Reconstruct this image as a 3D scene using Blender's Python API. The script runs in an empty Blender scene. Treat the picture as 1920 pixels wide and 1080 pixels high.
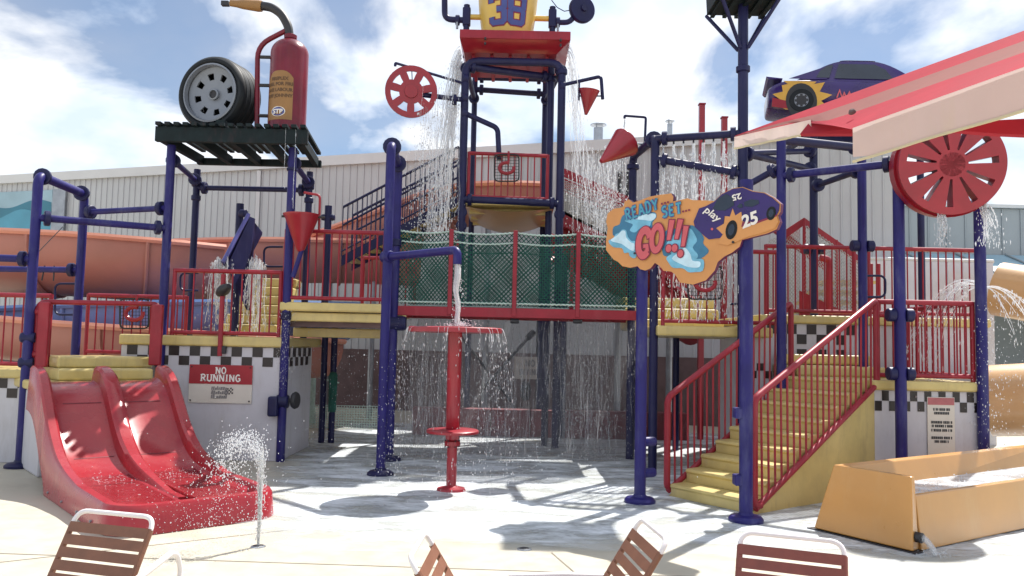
import bpy, bmesh, math, random
from mathutils import Vector, Matrix
random.seed(7)
R_ = math.radians
V = Vector
scene = bpy.context.scene
col = scene.collection

# ------------------------------------------------------------------ camera, sky, sun, exposure
# Lengths below are in eye-height units (eye height 1.6) and are turned into metres by S when a mesh is built.
H = 1.6
S = 1.9 / 1.6
FPX, PITCH, ROLL = 1500.0, math.atan(105 / 1500.0), 0.022
CF = V((0, math.cos(PITCH), math.sin(PITCH)))
_r0, _u0 = V((1, 0, 0)), V((0, -math.sin(PITCH), math.cos(PITCH)))
CR = _r0 * math.cos(ROLL) + _u0 * math.sin(ROLL)
CU = -_r0 * math.sin(ROLL) + _u0 * math.cos(ROLL)
cam_d = bpy.data.cameras.new('camera')
cam = bpy.data.objects.new('camera', cam_d)
col.objects.link(cam)
cam_d.sensor_width = 36
cam_d.lens = 36 * FPX / 1920
cam_d.clip_end = 3000
mw = Matrix((CR, CU, -CF)).transposed().to_4x4()
mw.translation = V((0, 0, H * S))
cam.matrix_world = mw
scene.camera = cam

SUN_EL, SUN_AZ = R_(57), math.atan2(0.6, 0.8)
world = bpy.data.worlds.new('World')
scene.world = world
world.use_nodes = True
wn, wl = world.node_tree.nodes, world.node_tree.links
bg = wn['Background']
sky = wn.new('ShaderNodeTexSky')
sky.sky_type = 'NISHITA'
sky.sun_disc = False
sky.sun_elevation = SUN_EL
sky.sun_rotation = SUN_AZ
sky.air_density = 1.0
sky.dust_density = 0.15
sky.ozone_density = 4.5
tc = wn.new('ShaderNodeTexCoord')
sx = wn.new('ShaderNodeSeparateXYZ')
wl.new(tc.outputs['Generated'], sx.inputs[0])
zadd = wn.new('ShaderNodeMath'); zadd.operation = 'MAXIMUM'; zadd.inputs[1].default_value = 0.0
wl.new(sx.outputs['Z'], zadd.inputs[0])
zad2 = wn.new('ShaderNodeMath'); zad2.operation = 'ADD'; zad2.inputs[1].default_value = 0.42
wl.new(zadd.outputs[0], zad2.inputs[0])
dvx = wn.new('ShaderNodeMath'); dvx.operation = 'DIVIDE'
dvy = wn.new('ShaderNodeMath'); dvy.operation = 'DIVIDE'
wl.new(sx.outputs['X'], dvx.inputs[0]); wl.new(zad2.outputs[0], dvx.inputs[1])
wl.new(sx.outputs['Y'], dvy.inputs[0]); wl.new(zad2.outputs[0], dvy.inputs[1])
cxy = wn.new('ShaderNodeCombineXYZ')
wl.new(dvx.outputs[0], cxy.inputs[0]); wl.new(dvy.outputs[0], cxy.inputs[1])
cxy.inputs[2].default_value = 3.7
cn = wn.new('ShaderNodeTexNoise')
cn.inputs['Scale'].default_value = 2.5
cn.inputs['Detail'].default_value = 9
cn.inputs['Roughness'].default_value = 0.52
cn.inputs['Distortion'].default_value = 0.25
wl.new(cxy.outputs[0], cn.inputs['Vector'])
cr = wn.new('ShaderNodeValToRGB')
cr.color_ramp.elements[0].position = 0.41
cr.color_ramp.elements[0].color = (0.20, 0.20, 0.20, 1)
cr.color_ramp.elements[1].position = 0.50
cr.color_ramp.elements[1].color = (1, 1, 1, 1)
wl.new(cn.outputs['Fac'], cr.inputs[0])
cn2 = wn.new('ShaderNodeTexNoise')          # grey bellies of the clouds
cn2.inputs['Scale'].default_value = 4.5
cn2.inputs['Detail'].default_value = 5
wl.new(cxy.outputs[0], cn2.inputs['Vector'])
ccr = wn.new('ShaderNodeValToRGB')
ccr.color_ramp.elements[0].position = 0.36
ccr.color_ramp.elements[0].color = (7.6, 8.9, 10.8, 1)
ccr.color_ramp.elements[1].position = 0.58
ccr.color_ramp.elements[1].color = (11.2, 11.3, 11.5, 1)
wl.new(cn2.outputs['Fac'], ccr.inputs[0])
cmix = wn.new('ShaderNodeMixRGB')
wl.new(cr.outputs[0], cmix.inputs[0])
wl.new(sky.outputs[0], cmix.inputs[1])
wl.new(ccr.outputs[0], cmix.inputs[2])
wl.new(cmix.outputs[0], bg.inputs['Color'])
bg.inputs['Strength'].default_value = 0.063

sun_d = bpy.data.lights.new('sun', 'SUN')
sun_d.energy = 4.6
sun_d.angle = R_(0.53)
sun_d.color = (1.0, 0.955, 0.89)
sun = bpy.data.objects.new('sun', sun_d)
col.objects.link(sun)
to_sun = V((math.sin(SUN_AZ) * math.cos(SUN_EL), math.cos(SUN_AZ) * math.cos(SUN_EL), math.sin(SUN_EL)))
sun.rotation_euler = to_sun.to_track_quat('Z', 'Y').to_euler()
sun.location = (0, 0, 40)

scene.view_settings.view_transform = 'Standard'
scene.view_settings.look = 'None'
scene.view_settings.gamma = 1
scene.view_settings.exposure = 0.78
scene.render.engine = 'CYCLES'
scene.cycles.max_bounces = 8
scene.cycles.transparent_max_bounces = 24
scene.cycles.caustics_reflective = False
scene.cycles.caustics_refractive = False

# ------------------------------------------------------------------ pixel -> place
def ray(u, v):
    return CR * ((u - 960) / FPX) + CU * ((540 - v) / FPX) + CF
def W(u, v, d):                 # the point seen at (u, v) whose ground distance along Y is d
    r = ray(u, v); return V((0, 0, H)) + r * (d / r.y)
def G(u, v, z=0.0):             # the point seen at (u, v) at height z
    r = ray(u, v); return V((0, 0, H)) + r * ((z - H) / r.z)
def PLN(u, v, p, n):            # the point seen at (u, v) on the plane through p
    r = ray(u, v); o = V((0, 0, H)); return o + r * ((p - o).dot(n) / r.dot(n))

# ------------------------------------------------------------------ materials
MATS = {}
def mat(name, color, rough=0.5, var=0.12, vscale=3.0, metal=0.0, bump=0.0, bscale=40.0, coat=0.0, dirt=None, dirt_amt=0.0, spec=0.5, transl=0.0, color2=None):
    m = bpy.data.materials.new(name); m.use_nodes = True
    n, l = m.node_tree.nodes, m.node_tree.links
    b = n['Principled BSDF']
    t = n.new('ShaderNodeTexCoord')
    geo = n.new('ShaderNodeNewGeometry')
    nz = n.new('ShaderNodeTexNoise')
    nz.inputs['Scale'].default_value = vscale
    nz.inputs['Detail'].default_value = 6
    nz.inputs['Roughness'].default_value = 0.6
    l.new(geo.outputs['Position'], nz.inputs['Vector'])
    rp = n.new('ShaderNodeValToRGB')
    c = V(color)
    lo = color2 if color2 else tuple(x * (1 - var) for x in color)
    hi = tuple(min(1, x * (1 + var)) for x in color)
    rp.color_ramp.elements[0].position = 0.3
    rp.color_ramp.elements[1].position = 0.7
    rp.color_ramp.elements[0].color = (*lo, 1)
    rp.color_ramp.elements[1].color = (*hi, 1)
    l.new(nz.outputs['Fac'], rp.inputs[0])
    out = rp.outputs[0]
    if dirt is not None:
        n2 = n.new('ShaderNodeTexNoise')
        n2.inputs['Scale'].default_value = vscale * 2.3
        n2.inputs['Detail'].default_value = 10
        n2.inputs['Roughness'].default_value = 0.7
        mp = n.new('ShaderNodeMapping')
        mp.inputs['Scale'].default_value = (1, 1, 0.25)
        l.new(geo.outputs['Position'], mp.inputs['Vector'])
        l.new(mp.outputs[0], n2.inputs['Vector'])
        r2 = n.new('ShaderNodeValToRGB')
        r2.color_ramp.elements[0].position = 0.52
        r2.color_ramp.elements[0].color = (0, 0, 0, 1)
        r2.color_ramp.elements[1].position = 0.75
        r2.color_ramp.elements[1].color = (dirt_amt,) * 3 + (1,)
        l.new(n2.outputs['Fac'], r2.inputs[0])
        mx = n.new('ShaderNodeMixRGB')
        l.new(r2.outputs[0], mx.inputs[0]); l.new(out, mx.inputs[1])
        mx.inputs[2].default_value = (*dirt, 1)
        out = mx.outputs[0]
    l.new(out, b.inputs['Base Color'])
    mr = n.new('ShaderNodeMapRange')
    mr.inputs['To Min'].default_value = max(0.02, rough - 0.1)
    mr.inputs['To Max'].default_value = min(1, rough + 0.12)
    l.new(nz.outputs['Fac'], mr.inputs['Value'])
    l.new(mr.outputs[0], b.inputs['Roughness'])
    b.inputs['Metallic'].default_value = metal
    b.inputs['Specular IOR Level'].default_value = spec
    b.inputs['Coat Weight'].default_value = coat
    b.inputs['Coat Roughness'].default_value = 0.12
    if bump:
        n3 = n.new('ShaderNodeTexNoise')
        n3.inputs['Scale'].default_value = bscale
        n3.inputs['Detail'].default_value = 4
        l.new(geo.outputs['Position'], n3.inputs['Vector'])
        bp = n.new('ShaderNodeBump')
        bp.inputs['Strength'].default_value = bump
        bp.inputs['Distance'].default_value = 0.01
        l.new(n3.outputs['Fac'], bp.inputs['Height'])
        l.new(bp.outputs[0], b.inputs['Normal'])
    if transl:
        tr = n.new('ShaderNodeBsdfTranslucent')
        l.new(out, tr.inputs['Color'])
        ms = n.new('ShaderNodeMixShader'); ms.inputs[0].default_value = transl
        l.new(b.outputs[0], ms.inputs[1]); l.new(tr.outputs[0], ms.inputs[2])
        l.new(ms.outputs[0], n['Material Output'].inputs['Surface'])
    MATS[name] = m
    return m

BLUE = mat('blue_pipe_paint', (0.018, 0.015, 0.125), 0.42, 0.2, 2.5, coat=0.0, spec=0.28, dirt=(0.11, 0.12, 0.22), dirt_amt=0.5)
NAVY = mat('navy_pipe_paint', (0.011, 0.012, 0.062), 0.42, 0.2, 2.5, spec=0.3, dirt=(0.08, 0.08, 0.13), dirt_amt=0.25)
RED = mat('red_rail_paint', (0.27, 0.013, 0.028), 0.42, 0.18, 3.0, spec=0.35, coat=0.1, dirt=(0.36, 0.12, 0.13), dirt_amt=0.25)
REDFG = mat('red_fibreglass', (0.31, 0.020, 0.029), 0.26, 0.12, 1.8, coat=0.2, spec=0.4, dirt=(0.45, 0.12, 0.10), dirt_amt=0.3)
REDPL = mat('red_plastic', (0.29, 0.014, 0.027), 0.35, 0.15, 3.0, coat=0.2)
REDCAN = mat('red_canopy_fabric', (0.44, 0.05, 0.075), 0.8, 0.10, 4.0, transl=0.4, spec=0.1)
CREAM = mat('cream_canopy_vinyl', (0.60, 0.49, 0.46), 0.6, 0.06, 2.0, transl=0.35, dirt=(0.55, 0.48, 0.28), dirt_amt=0.3)
CREAMB = mat('cream_hem', (0.66, 0.60, 0.42), 0.6, 0.06, 2.0, transl=0.3)
SALMON = mat('salmon_fibreglass', (0.39, 0.16, 0.125), 0.5, 0.10, 1.2, coat=0.1, dirt=(0.40, 0.2, 0.16), dirt_amt=0.25)
SALMONIN = mat('pale_salmon_rim', (0.62, 0.26, 0.18), 0.4, 0.08, 1.2)
LBLUE = mat('light_blue_fibreglass', (0.12, 0.22, 0.48), 0.35, 0.1, 1.5)
TAN = mat('tan_tube_fibreglass', (0.56, 0.33, 0.15), 0.32, 0.10, 1.2, coat=0.4, dirt=(0.5, 0.36, 0.24), dirt_amt=0.3)
ORANGE = mat('orange_trough_fibreglass', (0.52, 0.255, 0.065), 0.3, 0.08, 1.5, coat=0.4, dirt=(0.55, 0.36, 0.16), dirt_amt=0.35, bump=0.04, bscale=9)
YEL = mat('yellow_deck_coating', (0.55, 0.44, 0.17), 0.45, 0.12, 3.0, coat=0.2, dirt=(0.34, 0.26, 0.13), dirt_amt=0.6, bump=0.12, bscale=60)
WHITE = mat('white_wall_panel', (0.52, 0.515, 0.56), 0.5, 0.06, 2.0, dirt=(0.38, 0.36, 0.36), dirt_amt=0.6)
BLACKT = mat('black_tile', (0.018, 0.012, 0.012), 0.35, 0.3, 5.0)
SIGNW = mat('sign_white', (0.62, 0.58, 0.52), 0.5, 0.05, 3.0)
SIGNR = mat('sign_red', (0.33, 0.018, 0.028), 0.5, 0.10, 3.0)
TXTW = mat('sign_lettering_white', (0.75, 0.72, 0.68), 0.5, 0.04, 3.0)
INK = mat('sign_lettering_black', (0.04, 0.04, 0.045), 0.5, 0.2, 9.0)
GREYINK = mat('faded_grey_print', (0.22, 0.21, 0.21), 0.6, 0.25, 14.0)
SIGNO = mat('sign_orange', (0.58, 0.265, 0.085), 0.45, 0.10, 2.0)
SIGNP = mat('sign_purple_edge', (0.10, 0.015, 0.07), 0.5, 0.15, 3.0)
SB_D = mat('sign_dark_blue', (0.035, 0.17, 0.30), 0.45, 0.25, 4.0)
SB_M = mat('sign_sky_blue', (0.16, 0.44, 0.62), 0.45, 0.30, 5.0)
SB_L = mat('sign_pale_blue', (0.50, 0.70, 0.82), 0.45, 0.20, 6.0)
SPINK = mat('sign_pink_letters', (0.56, 0.10, 0.12), 0.4, 0.10, 5.0)
SMAROON = mat('sign_maroon_outline', (0.20, 0.012, 0.05), 0.45, 0.10, 4.0)
SVIO = mat('car_violet_paint', (0.030, 0.012, 0.12), 0.28, 0.2, 3.0, coat=0.5, spec=0.35)
SGLS = mat('dark_car_window', (0.015, 0.022, 0.04), 0.15, 0.2, 3.0, coat=0.5)
STEAL = mat('sign_teal_letters', (0.06, 0.30, 0.42), 0.45, 0.15, 5.0)
BLACK = mat('black_rubber', (0.010, 0.013, 0.017), 0.55, 0.3, 6.0, spec=0.25, dirt=(0.035, 0.037, 0.04), dirt_amt=0.4)
RIM = mat('grey_wheel_rim', (0.20, 0.22, 0.26), 0.35, 0.08, 3.0, metal=0.25)
GOLD = mat('gold_label', (0.27, 0.14, 0.045), 0.5, 0.15, 3.0)
GOLDB = mat('brown_print', (0.10, 0.05, 0.02), 0.6, 0.15, 8.0)
BUCK = mat('yellow_bucket', (0.62, 0.42, 0.08), 0.4, 0.10, 2.0, coat=0.2)
NUMB = mat('blue_number', (0.05, 0.07, 0.26), 0.45, 0.15, 5.0)
MARO = mat('crimson_bottle', (0.15, 0.008, 0.022), 0.32, 0.25, 2.0, coat=0.15, spec=0.35, dirt=(0.10, 0.02, 0.06), dirt_amt=0.4)
PALLET = mat('dark_deck_boards', (0.009, 0.017, 0.020), 0.6, 0.35, 5.0, spec=0.2, dirt=(0.06, 0.03, 0.035), dirt_amt=0.5)
GREEN = mat('green_rope', (0.012, 0.085, 0.065), 0.8, 0.35, 8.0)
WROPE = mat('pale_rope', (0.42, 0.55, 0.50), 0.8, 0.2, 20.0)
GMESH = mat('grey_wire_mesh', (0.40, 0.40, 0.40), 0.45, 0.2, 8.0, metal=0.4)
BNET = mat('black_net', (0.02, 0.025, 0.03), 0.7, 0.3, 8.0)
SIDE = mat('pale_metal_siding', (0.46, 0.475, 0.49), 0.45, 0.05, 0.7, dirt=(0.36, 0.36, 0.36), dirt_amt=0.6)
SIDE2 = mat('grey_metal_siding', (0.31, 0.34, 0.36), 0.5, 0.06, 0.7, dirt=(0.25, 0.26, 0.27), dirt_amt=0.35)
TRIM = mat('eave_trim', (0.58, 0.59, 0.60), 0.5, 0.06, 1.0)
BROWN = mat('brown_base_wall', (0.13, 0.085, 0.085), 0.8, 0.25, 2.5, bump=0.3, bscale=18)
MUR_L = mat('mural_pale_blue', (0.30, 0.44, 0.52), 0.7, 0.1, 1.5)
MUR_D = mat('mural_teal', (0.05, 0.19, 0.27), 0.7, 0.12, 1.5)
MUR_M = mat('mural_blue', (0.09, 0.30, 0.42), 0.7, 0.1, 1.5)
GALV = mat('galvanised_metal', (0.32, 0.34, 0.37), 0.35, 0.2, 4.0, metal=0.7)
FRAME = mat('white_chair_frame', (0.72, 0.69, 0.70), 0.35, 0.05, 6.0, coat=0.3)
SLAT = mat('brown_vinyl_strap', (0.19, 0.080, 0.045), 0.5, 0.15, 10.0, bump=0.05, bscale=120)
SLAT2 = mat('maroon_vinyl_strap', (0.20, 0.055, 0.04), 0.5, 0.15, 10.0, bump=0.05, bscale=120)
DARK = mat('dark_metal', (0.02, 0.02, 0.025), 0.5, 0.3, 6.0)
STAR = mat('car_yellow_flame', (0.60, 0.34, 0.05), 0.35, 0.12, 4.0)
ROOFW = mat('car_white_roof', (0.55, 0.55, 0.60), 0.3, 0.05, 4.0, coat=0.4)

# water drops, streams and foam
def water_mat(name, alpha, tint=(0.93, 0.96, 1.0)):
    m = bpy.data.materials.new(name); m.use_nodes = True
    n, l = m.node_tree.nodes, m.node_tree.links
    n.remove(n['Principled BSDF'])
    tp = n.new('ShaderNodeBsdfTransparent')
    gl = n.new('ShaderNodeBsdfGlossy'); gl.inputs['Roughness'].default_value = 0.08
    df = n.new('ShaderNodeBsdfDiffuse'); df.inputs['Color'].default_value = (*tint, 1)
    tl = n.new('ShaderNodeBsdfTranslucent'); tl.inputs['Color'].default_value = (*tint, 1)
    a = n.new('ShaderNodeMixShader'); a.inputs[0].default_value = 0.6
    l.new(df.outputs[0], a.inputs[1]); l.new(tl.outputs[0], a.inputs[2])
    b = n.new('ShaderNodeMixShader'); b.inputs[0].default_value = 0.35
    l.new(a.outputs[0], b.inputs[1]); l.new(gl.outputs[0], b.inputs[2])
    c = n.new('ShaderNodeMixShader'); c.inputs[0].default_value = alpha
    l.new(tp.outputs[0], c.inputs[1]); l.new(b.outputs[0], c.inputs[2])
    l.new(c.outputs[0], n['Material Output'].inputs['Surface'])
    return m
DROP = water_mat('water_drop', 0.66)
STREAM = water_mat('water_stream', 0.42)
VEIL = water_mat('water_veil', 0.20)

def ground_mat():
    m = bpy.data.materials.new('pool_deck_concrete'); m.use_nodes = True
    n, l = m.node_tree.nodes, m.node_tree.links
    b = n['Principled BSDF']
    geo = n.new('ShaderNodeNewGeometry')
    def noise(s, d=6, r=0.6):
        x = n.new('ShaderNodeTexNoise'); x.inputs['Scale'].default_value = s
        x.inputs['Detail'].default_value = d; x.inputs['Roughness'].default_value = r
        l.new(geo.outputs['Position'], x.inputs['Vector']); return x
    a, c, f = noise(0.35), noise(3.0, 8), noise(70, 3)
    rp = n.new('ShaderNodeValToRGB')
    rp.color_ramp.elements[0].position = 0.3; rp.color_ramp.elements[0].color = (0.41, 0.375, 0.29, 1)
    rp.color_ramp.elements[1].position = 0.7; rp.color_ramp.elements[1].color = (0.54, 0.505, 0.42, 1)
    ad = n.new('ShaderNodeMath'); ad.operation = 'MULTIPLY_ADD'; ad.inputs[1].default_value = 0.5
    l.new(a.outputs['Fac'], ad.inputs[0])
    hf = n.new('ShaderNodeMath'); hf.operation = 'MULTIPLY'; hf.inputs[1].default_value = 0.5
    l.new(c.outputs['Fac'], hf.inputs[0]); l.new(hf.outputs[0], ad.inputs[2])
    l.new(ad.outputs[0], rp.inputs[0])
    s1 = noise(1.1, 9, 0.72); sr = n.new('ShaderNodeValToRGB')
    sr.color_ramp.elements[0].position = 0.54; sr.color_ramp.elements[0].color = (0, 0, 0, 1)
    sr.color_ramp.elements[1].position = 0.72; sr.color_ramp.elements[1].color = (0.5, 0.5, 0.5, 1)
    l.new(s1.outputs['Fac'], sr.inputs[0])
    sm_ = n.new('ShaderNodeMixRGB'); sm_.inputs[2].default_value = (0.30, 0.26, 0.20, 1)
    l.new(sr.outputs[0], sm_.inputs[0]); l.new(rp.outputs[0], sm_.inputs[1])
    l.new(sm_.outputs[0], b.inputs['Base Color'])
    rr = n.new('ShaderNodeMapRange'); rr.inputs['To Min'].default_value = 0.25; rr.inputs['To Max'].default_value = 0.75
    l.new(c.outputs['Fac'], rr.inputs['Value']); l.new(rr.outputs[0], b.inputs['Roughness'])
    bp = n.new('ShaderNodeBump'); bp.inputs['Strength'].default_value = 0.2; bp.inputs['Distance'].default_value = 0.004
    l.new(f.outputs['Fac'], bp.inputs['Height']); l.new(bp.outputs[0], b.inputs['Normal'])
    return m
GROUND = ground_mat()

def film_mat():
    # thin running water, churned foam; the white also paints sunlit glare and ripple caustics
    m = bpy.data.materials.new('shallow_running_water'); m.use_nodes = True
    n, l = m.node_tree.nodes, m.node_tree.links
    n.remove(n['Principled BSDF'])
    geo = n.new('ShaderNodeNewGeometry')
    mp = n.new('ShaderNodeMapping'); mp.inputs['Scale'].default_value = (0.7, 1.6, 1)
    l.new(geo.outputs['Position'], mp.inputs['Vector'])
    nz = n.new('ShaderNodeTexNoise'); nz.inputs['Scale'].default_value = 1.6; nz.inputs['Detail'].default_value = 9
    nz.inputs['Roughness'].default_value = 0.6; nz.inputs['Distortion'].default_value = 0.4
    l.new(mp.outputs[0], nz.inputs['Vector'])
    rp = n.new('ShaderNodeValToRGB')
    rp.color_ramp.elements[0].position = 0.42; rp.color_ramp.elements[0].color = (0.24,) * 3 + (1,)
    rp.color_ramp.elements[1].position = 0.66; rp.color_ramp.elements[1].color = (0.92,) * 3 + (1,)
    n2 = n.new('ShaderNodeTexNoise'); n2.inputs['Scale'].default_value = 9; n2.inputs['Detail'].default_value = 6
    n2.inputs['Distortion'].default_value = 1.4
    l.new(mp.outputs[0], n2.inputs['Vector'])
    cb1 = n.new('ShaderNodeMath'); cb1.operation = 'MULTIPLY'; cb1.inputs[1].default_value = 0.28
    l.new(n2.outputs['Fac'], cb1.inputs[0])
    cb2 = n.new('ShaderNodeMath'); cb2.operation = 'MULTIPLY_ADD'; cb2.inputs[1].default_value = 0.72
    l.new(nz.outputs['Fac'], cb2.inputs[0]); l.new(cb1.outputs[0], cb2.inputs[2])
    l.new(cb2.outputs[0], rp.inputs[0])
    bp = n.new('ShaderNodeBump'); bp.inputs['Strength'].default_value = 0.5; bp.inputs['Distance'].default_value = 0.025
    l.new(n2.outputs['Fac'], bp.inputs['Height'])
    tp = n.new('ShaderNodeBsdfTransparent'); tp.inputs['Color'].default_value = (0.88, 0.93, 0.96, 1)
    gl = n.new('ShaderNodeBsdfGlossy'); gl.inputs['Roughness'].default_value = 0.12
    l.new(bp.outputs[0], gl.inputs['Normal'])
    fr = n.new('ShaderNodeFresnel'); fr.inputs['IOR'].default_value = 1.33
    l.new(bp.outputs[0], fr.inputs['Normal'])
    w = n.new('ShaderNodeMixShader')
    l.new(fr.outputs[0], w.inputs[0]); l.new(tp.outputs[0], w.inputs[1]); l.new(gl.outputs[0], w.inputs[2])
    df = n.new('ShaderNodeBsdfDiffuse'); df.inputs['Color'].default_value = (0.76, 0.81, 0.86, 1)
    l.new(bp.outputs[0], df.inputs['Normal'])
    o = n.new('ShaderNodeMixShader')
    l.new(rp.outputs[0], o.inputs[0]); l.new(w.outputs[0], o.inputs[1]); l.new(df.outputs[0], o.inputs[2])
    at = n.new('ShaderNodeAttribute'); at.attribute_name = 'wet'
    t2 = n.new('ShaderNodeBsdfTransparent')
    ad = n.new('ShaderNodeMath'); ad.operation = 'ADD'; l.new(at.outputs['Fac'], ad.inputs[0]); ad.use_clamp = True
    sc_ = n.new('ShaderNodeMath'); sc_.operation = 'MULTIPLY_ADD'; sc_.inputs[1].default_value = 1.2; sc_.inputs[2].default_value = -0.6
    l.new(nz.outputs['Fac'], sc_.inputs[0]); l.new(sc_.outputs[0], ad.inputs[1])
    e = n.new('ShaderNodeMixShader'); l.new(ad.outputs[0], e.inputs[0]); l.new(t2.outputs[0], e.inputs[1]); l.new(o.outputs[0], e.inputs[2])
    l.new(e.outputs[0], n['Material Output'].inputs['Surface'])
    return m
FILM = film_mat()

# ------------------------------------------------------------------ mesh helpers
ORG = {}
def root_origin(o):
    while o is not None:
        if o.name in ORG: return ORG[o.name]
        o = o.parent
    return V((0, 0, 0))

def tag(o, label=None, cat=None, group=None, kind=None):
    if label: o['label'] = label
    if cat: o['category'] = cat
    if group: o['group'] = group
    if kind: o['kind'] = kind
    return o

def thing(name, label, cat, loc, group=None, kind=None, raw=False):
    o = bpy.data.objects.new(name, None); col.objects.link(o)
    o.empty_display_size = 0.2
    loc = V(loc)
    o.location = loc * (1 if raw else S)
    ORG[o.name] = loc
    tag(o, label, cat, group, kind)
    return o

def frame_of(n, up=V((0, 0, 1))):
    n = V(n).normalized()
    x = up.cross(n)
    if x.length < 1e-4: x = V((1, 0, 0)).cross(n)
    x.normalize()
    return x, n.cross(x).normalized(), n

class MB:
    def __init__(s): s.v, s.f, s.m = [], [], []
    def add(s, vs, fs, mi=0):
        o = len(s.v); s.v += [V(p) for p in vs]
        s.f += [tuple(i + o for i in f) for f in fs]; s.m += [mi] * len(fs)
        return s
    def box(s, c, size, rot=None, mi=0):
        c = V(c); h = V(size) / 2; vs = []
        for x in (-1, 1):
            for y in (-1, 1):
                for z in (-1, 1):
                    p = V((x * h.x, y * h.y, z * h.z))
                    vs.append(c + (rot @ p if rot else p))
        return s.add(vs, [(0, 1, 3, 2), (4, 6, 7, 5), (0, 4, 5, 1), (2, 3, 7, 6), (0, 2, 6, 4), (1, 5, 7, 3)], mi)
    def prism(s, poly, vec, mi=0, side=None):
        # poly: 3-D loop, vec: extrusion; caps triangulated by Blender from the n-gon
        n = len(poly); vec = V(vec)
        vs = [V(p) for p in poly] + [V(p) + vec for p in poly]
        s.add(vs, [tuple(range(n - 1, -1, -1)), tuple(range(n, 2 * n))], mi)
        o = len(s.v) - 2 * n
        fs = [(o + i, o + (i + 1) % n, o + n + (i + 1) % n, o + n + i) for i in range(n)]
        s.f += fs; s.m += [mi if side is None else side] * n
        return s
    def slab(s, xy, z0, z1, mi=0, side=None):
        return s.prism([V((x, y, z0)) for x, y in xy], (0, 0, z1 - z0), mi, side)
    def tube(s, pts, r, seg=10, caps=True, mi=0):
        pts = [V(p) for p in pts]; n = len(pts)
        rs = r if isinstance(r, (list, tuple)) else [r] * n
        t = [(pts[min(i + 1, n - 1)] - pts[max(i - 1, 0)]).normalized() for i in range(n)]
        ref = V((0, 0, 1)) if abs(t[0].z) < 0.9 else V((0, 1, 0))
        x = ref.cross(t[0]).normalized()
        vs = []
        for i in range(n):
            x = (x - t[i] * x.dot(t[i])).normalized(); y = t[i].cross(x)
            for k in range(seg):
                a = 2 * math.pi * k / seg
                vs.append(pts[i] + (x * math.cos(a) + y * math.sin(a)) * rs[i])
        fs = []
        for i in range(n - 1):
            for k in range(seg):
                k2 = (k + 1) % seg
                fs.append((i * seg + k, i * seg + k2, (i + 1) * seg + k2, (i + 1) * seg + k))
        if caps:
            fs.append(tuple(range(seg - 1, -1, -1))); fs.append(tuple(range((n - 1) * seg, n * seg)))
        return s.add(vs, fs, mi)
    def lathe(s, prof, c, axis=(0, 0, 1), seg=24, mi=0, up=V((0, 0, 1)), a0=0.0, a1=2 * math.pi):
        x, y, n = frame_of(axis, up); c = V(c); full = abs(a1 - a0 - 2 * math.pi) < 1e-6
        m = seg if full else seg + 1
        vs = []
        for (r, h) in prof:
            for k in range(m):
                a = a0 + (a1 - a0) * k / seg
                vs.append(c + (x * math.cos(a) + y * math.sin(a)) * r + n * h)
        fs = []
        for i in range(len(prof) - 1):
            for k in range(seg):
                k2 = (k + 1) % m
                fs.append((i * m + k, i * m + k2, (i + 1) * m + k2, (i + 1) * m + k))
        return s.add(vs, fs, mi)
    def loft(s, rings, closed=True, caps=True, mi=0):
        n = len(rings[0]); o = len(s.v)
        for r in rings: s.v += [V(p) for p in r]
        cnt = 0
        for i in range(len(rings) - 1):
            for k in range(n if closed else n - 1):
                k2 = (k + 1) % n
                s.f.append((o + i * n + k, o + i * n + k2, o + (i + 1) * n + k2, o + (i + 1) * n + k)); cnt += 1
        if caps and closed:
            s.f.append(tuple(o + k for k in range(n - 1, -1, -1)))
            s.f.append(tuple(o + (len(rings) - 1) * n + k for k in range(n))); cnt += 2
        s.m += [mi] * cnt
        return s
    def build(s, name, mats, parent=None, smooth=False, bevel=0.0, raw=False, label=None, cat=None, group=None, kind=None):
        if not isinstance(mats, (list, tuple)): mats = [mats]
        if parent is None:
            zs = min(p.z for p in s.v)
            org = V((sum(p.x for p in s.v) / len(s.v), sum(p.y for p in s.v) / len(s.v), zs))
        else:
            org = root_origin(parent)
        k = 1.0 if raw else S
        me = bpy.data.meshes.new(name)
        me.from_pydata([tuple((p - org) * k) for p in s.v], [], s.f)
        for m in mats: me.materials.append(m)
        if len(mats) > 1: me.polygons.foreach_set('material_index', s.m)
        if smooth:
            me.polygons.foreach_set('use_smooth', [True] * len(s.f))
            try: me.set_sharp_from_angle(angle=R_(38))
            except Exception: pass
        me.update()
        o = bpy.data.objects.new(name, me); col.objects.link(o)
        if parent is None:
            o.location = org * k; ORG[o.name] = org
        else:
            o.parent = parent
        if bevel:
            b = o.modifiers.new('bevel', 'BEVEL'); b.width = bevel; b.segments = 2; b.limit_method = 'ANGLE'; b.angle_limit = R_(40)
        tag(o, label, cat, group, kind)
        return o

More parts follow.
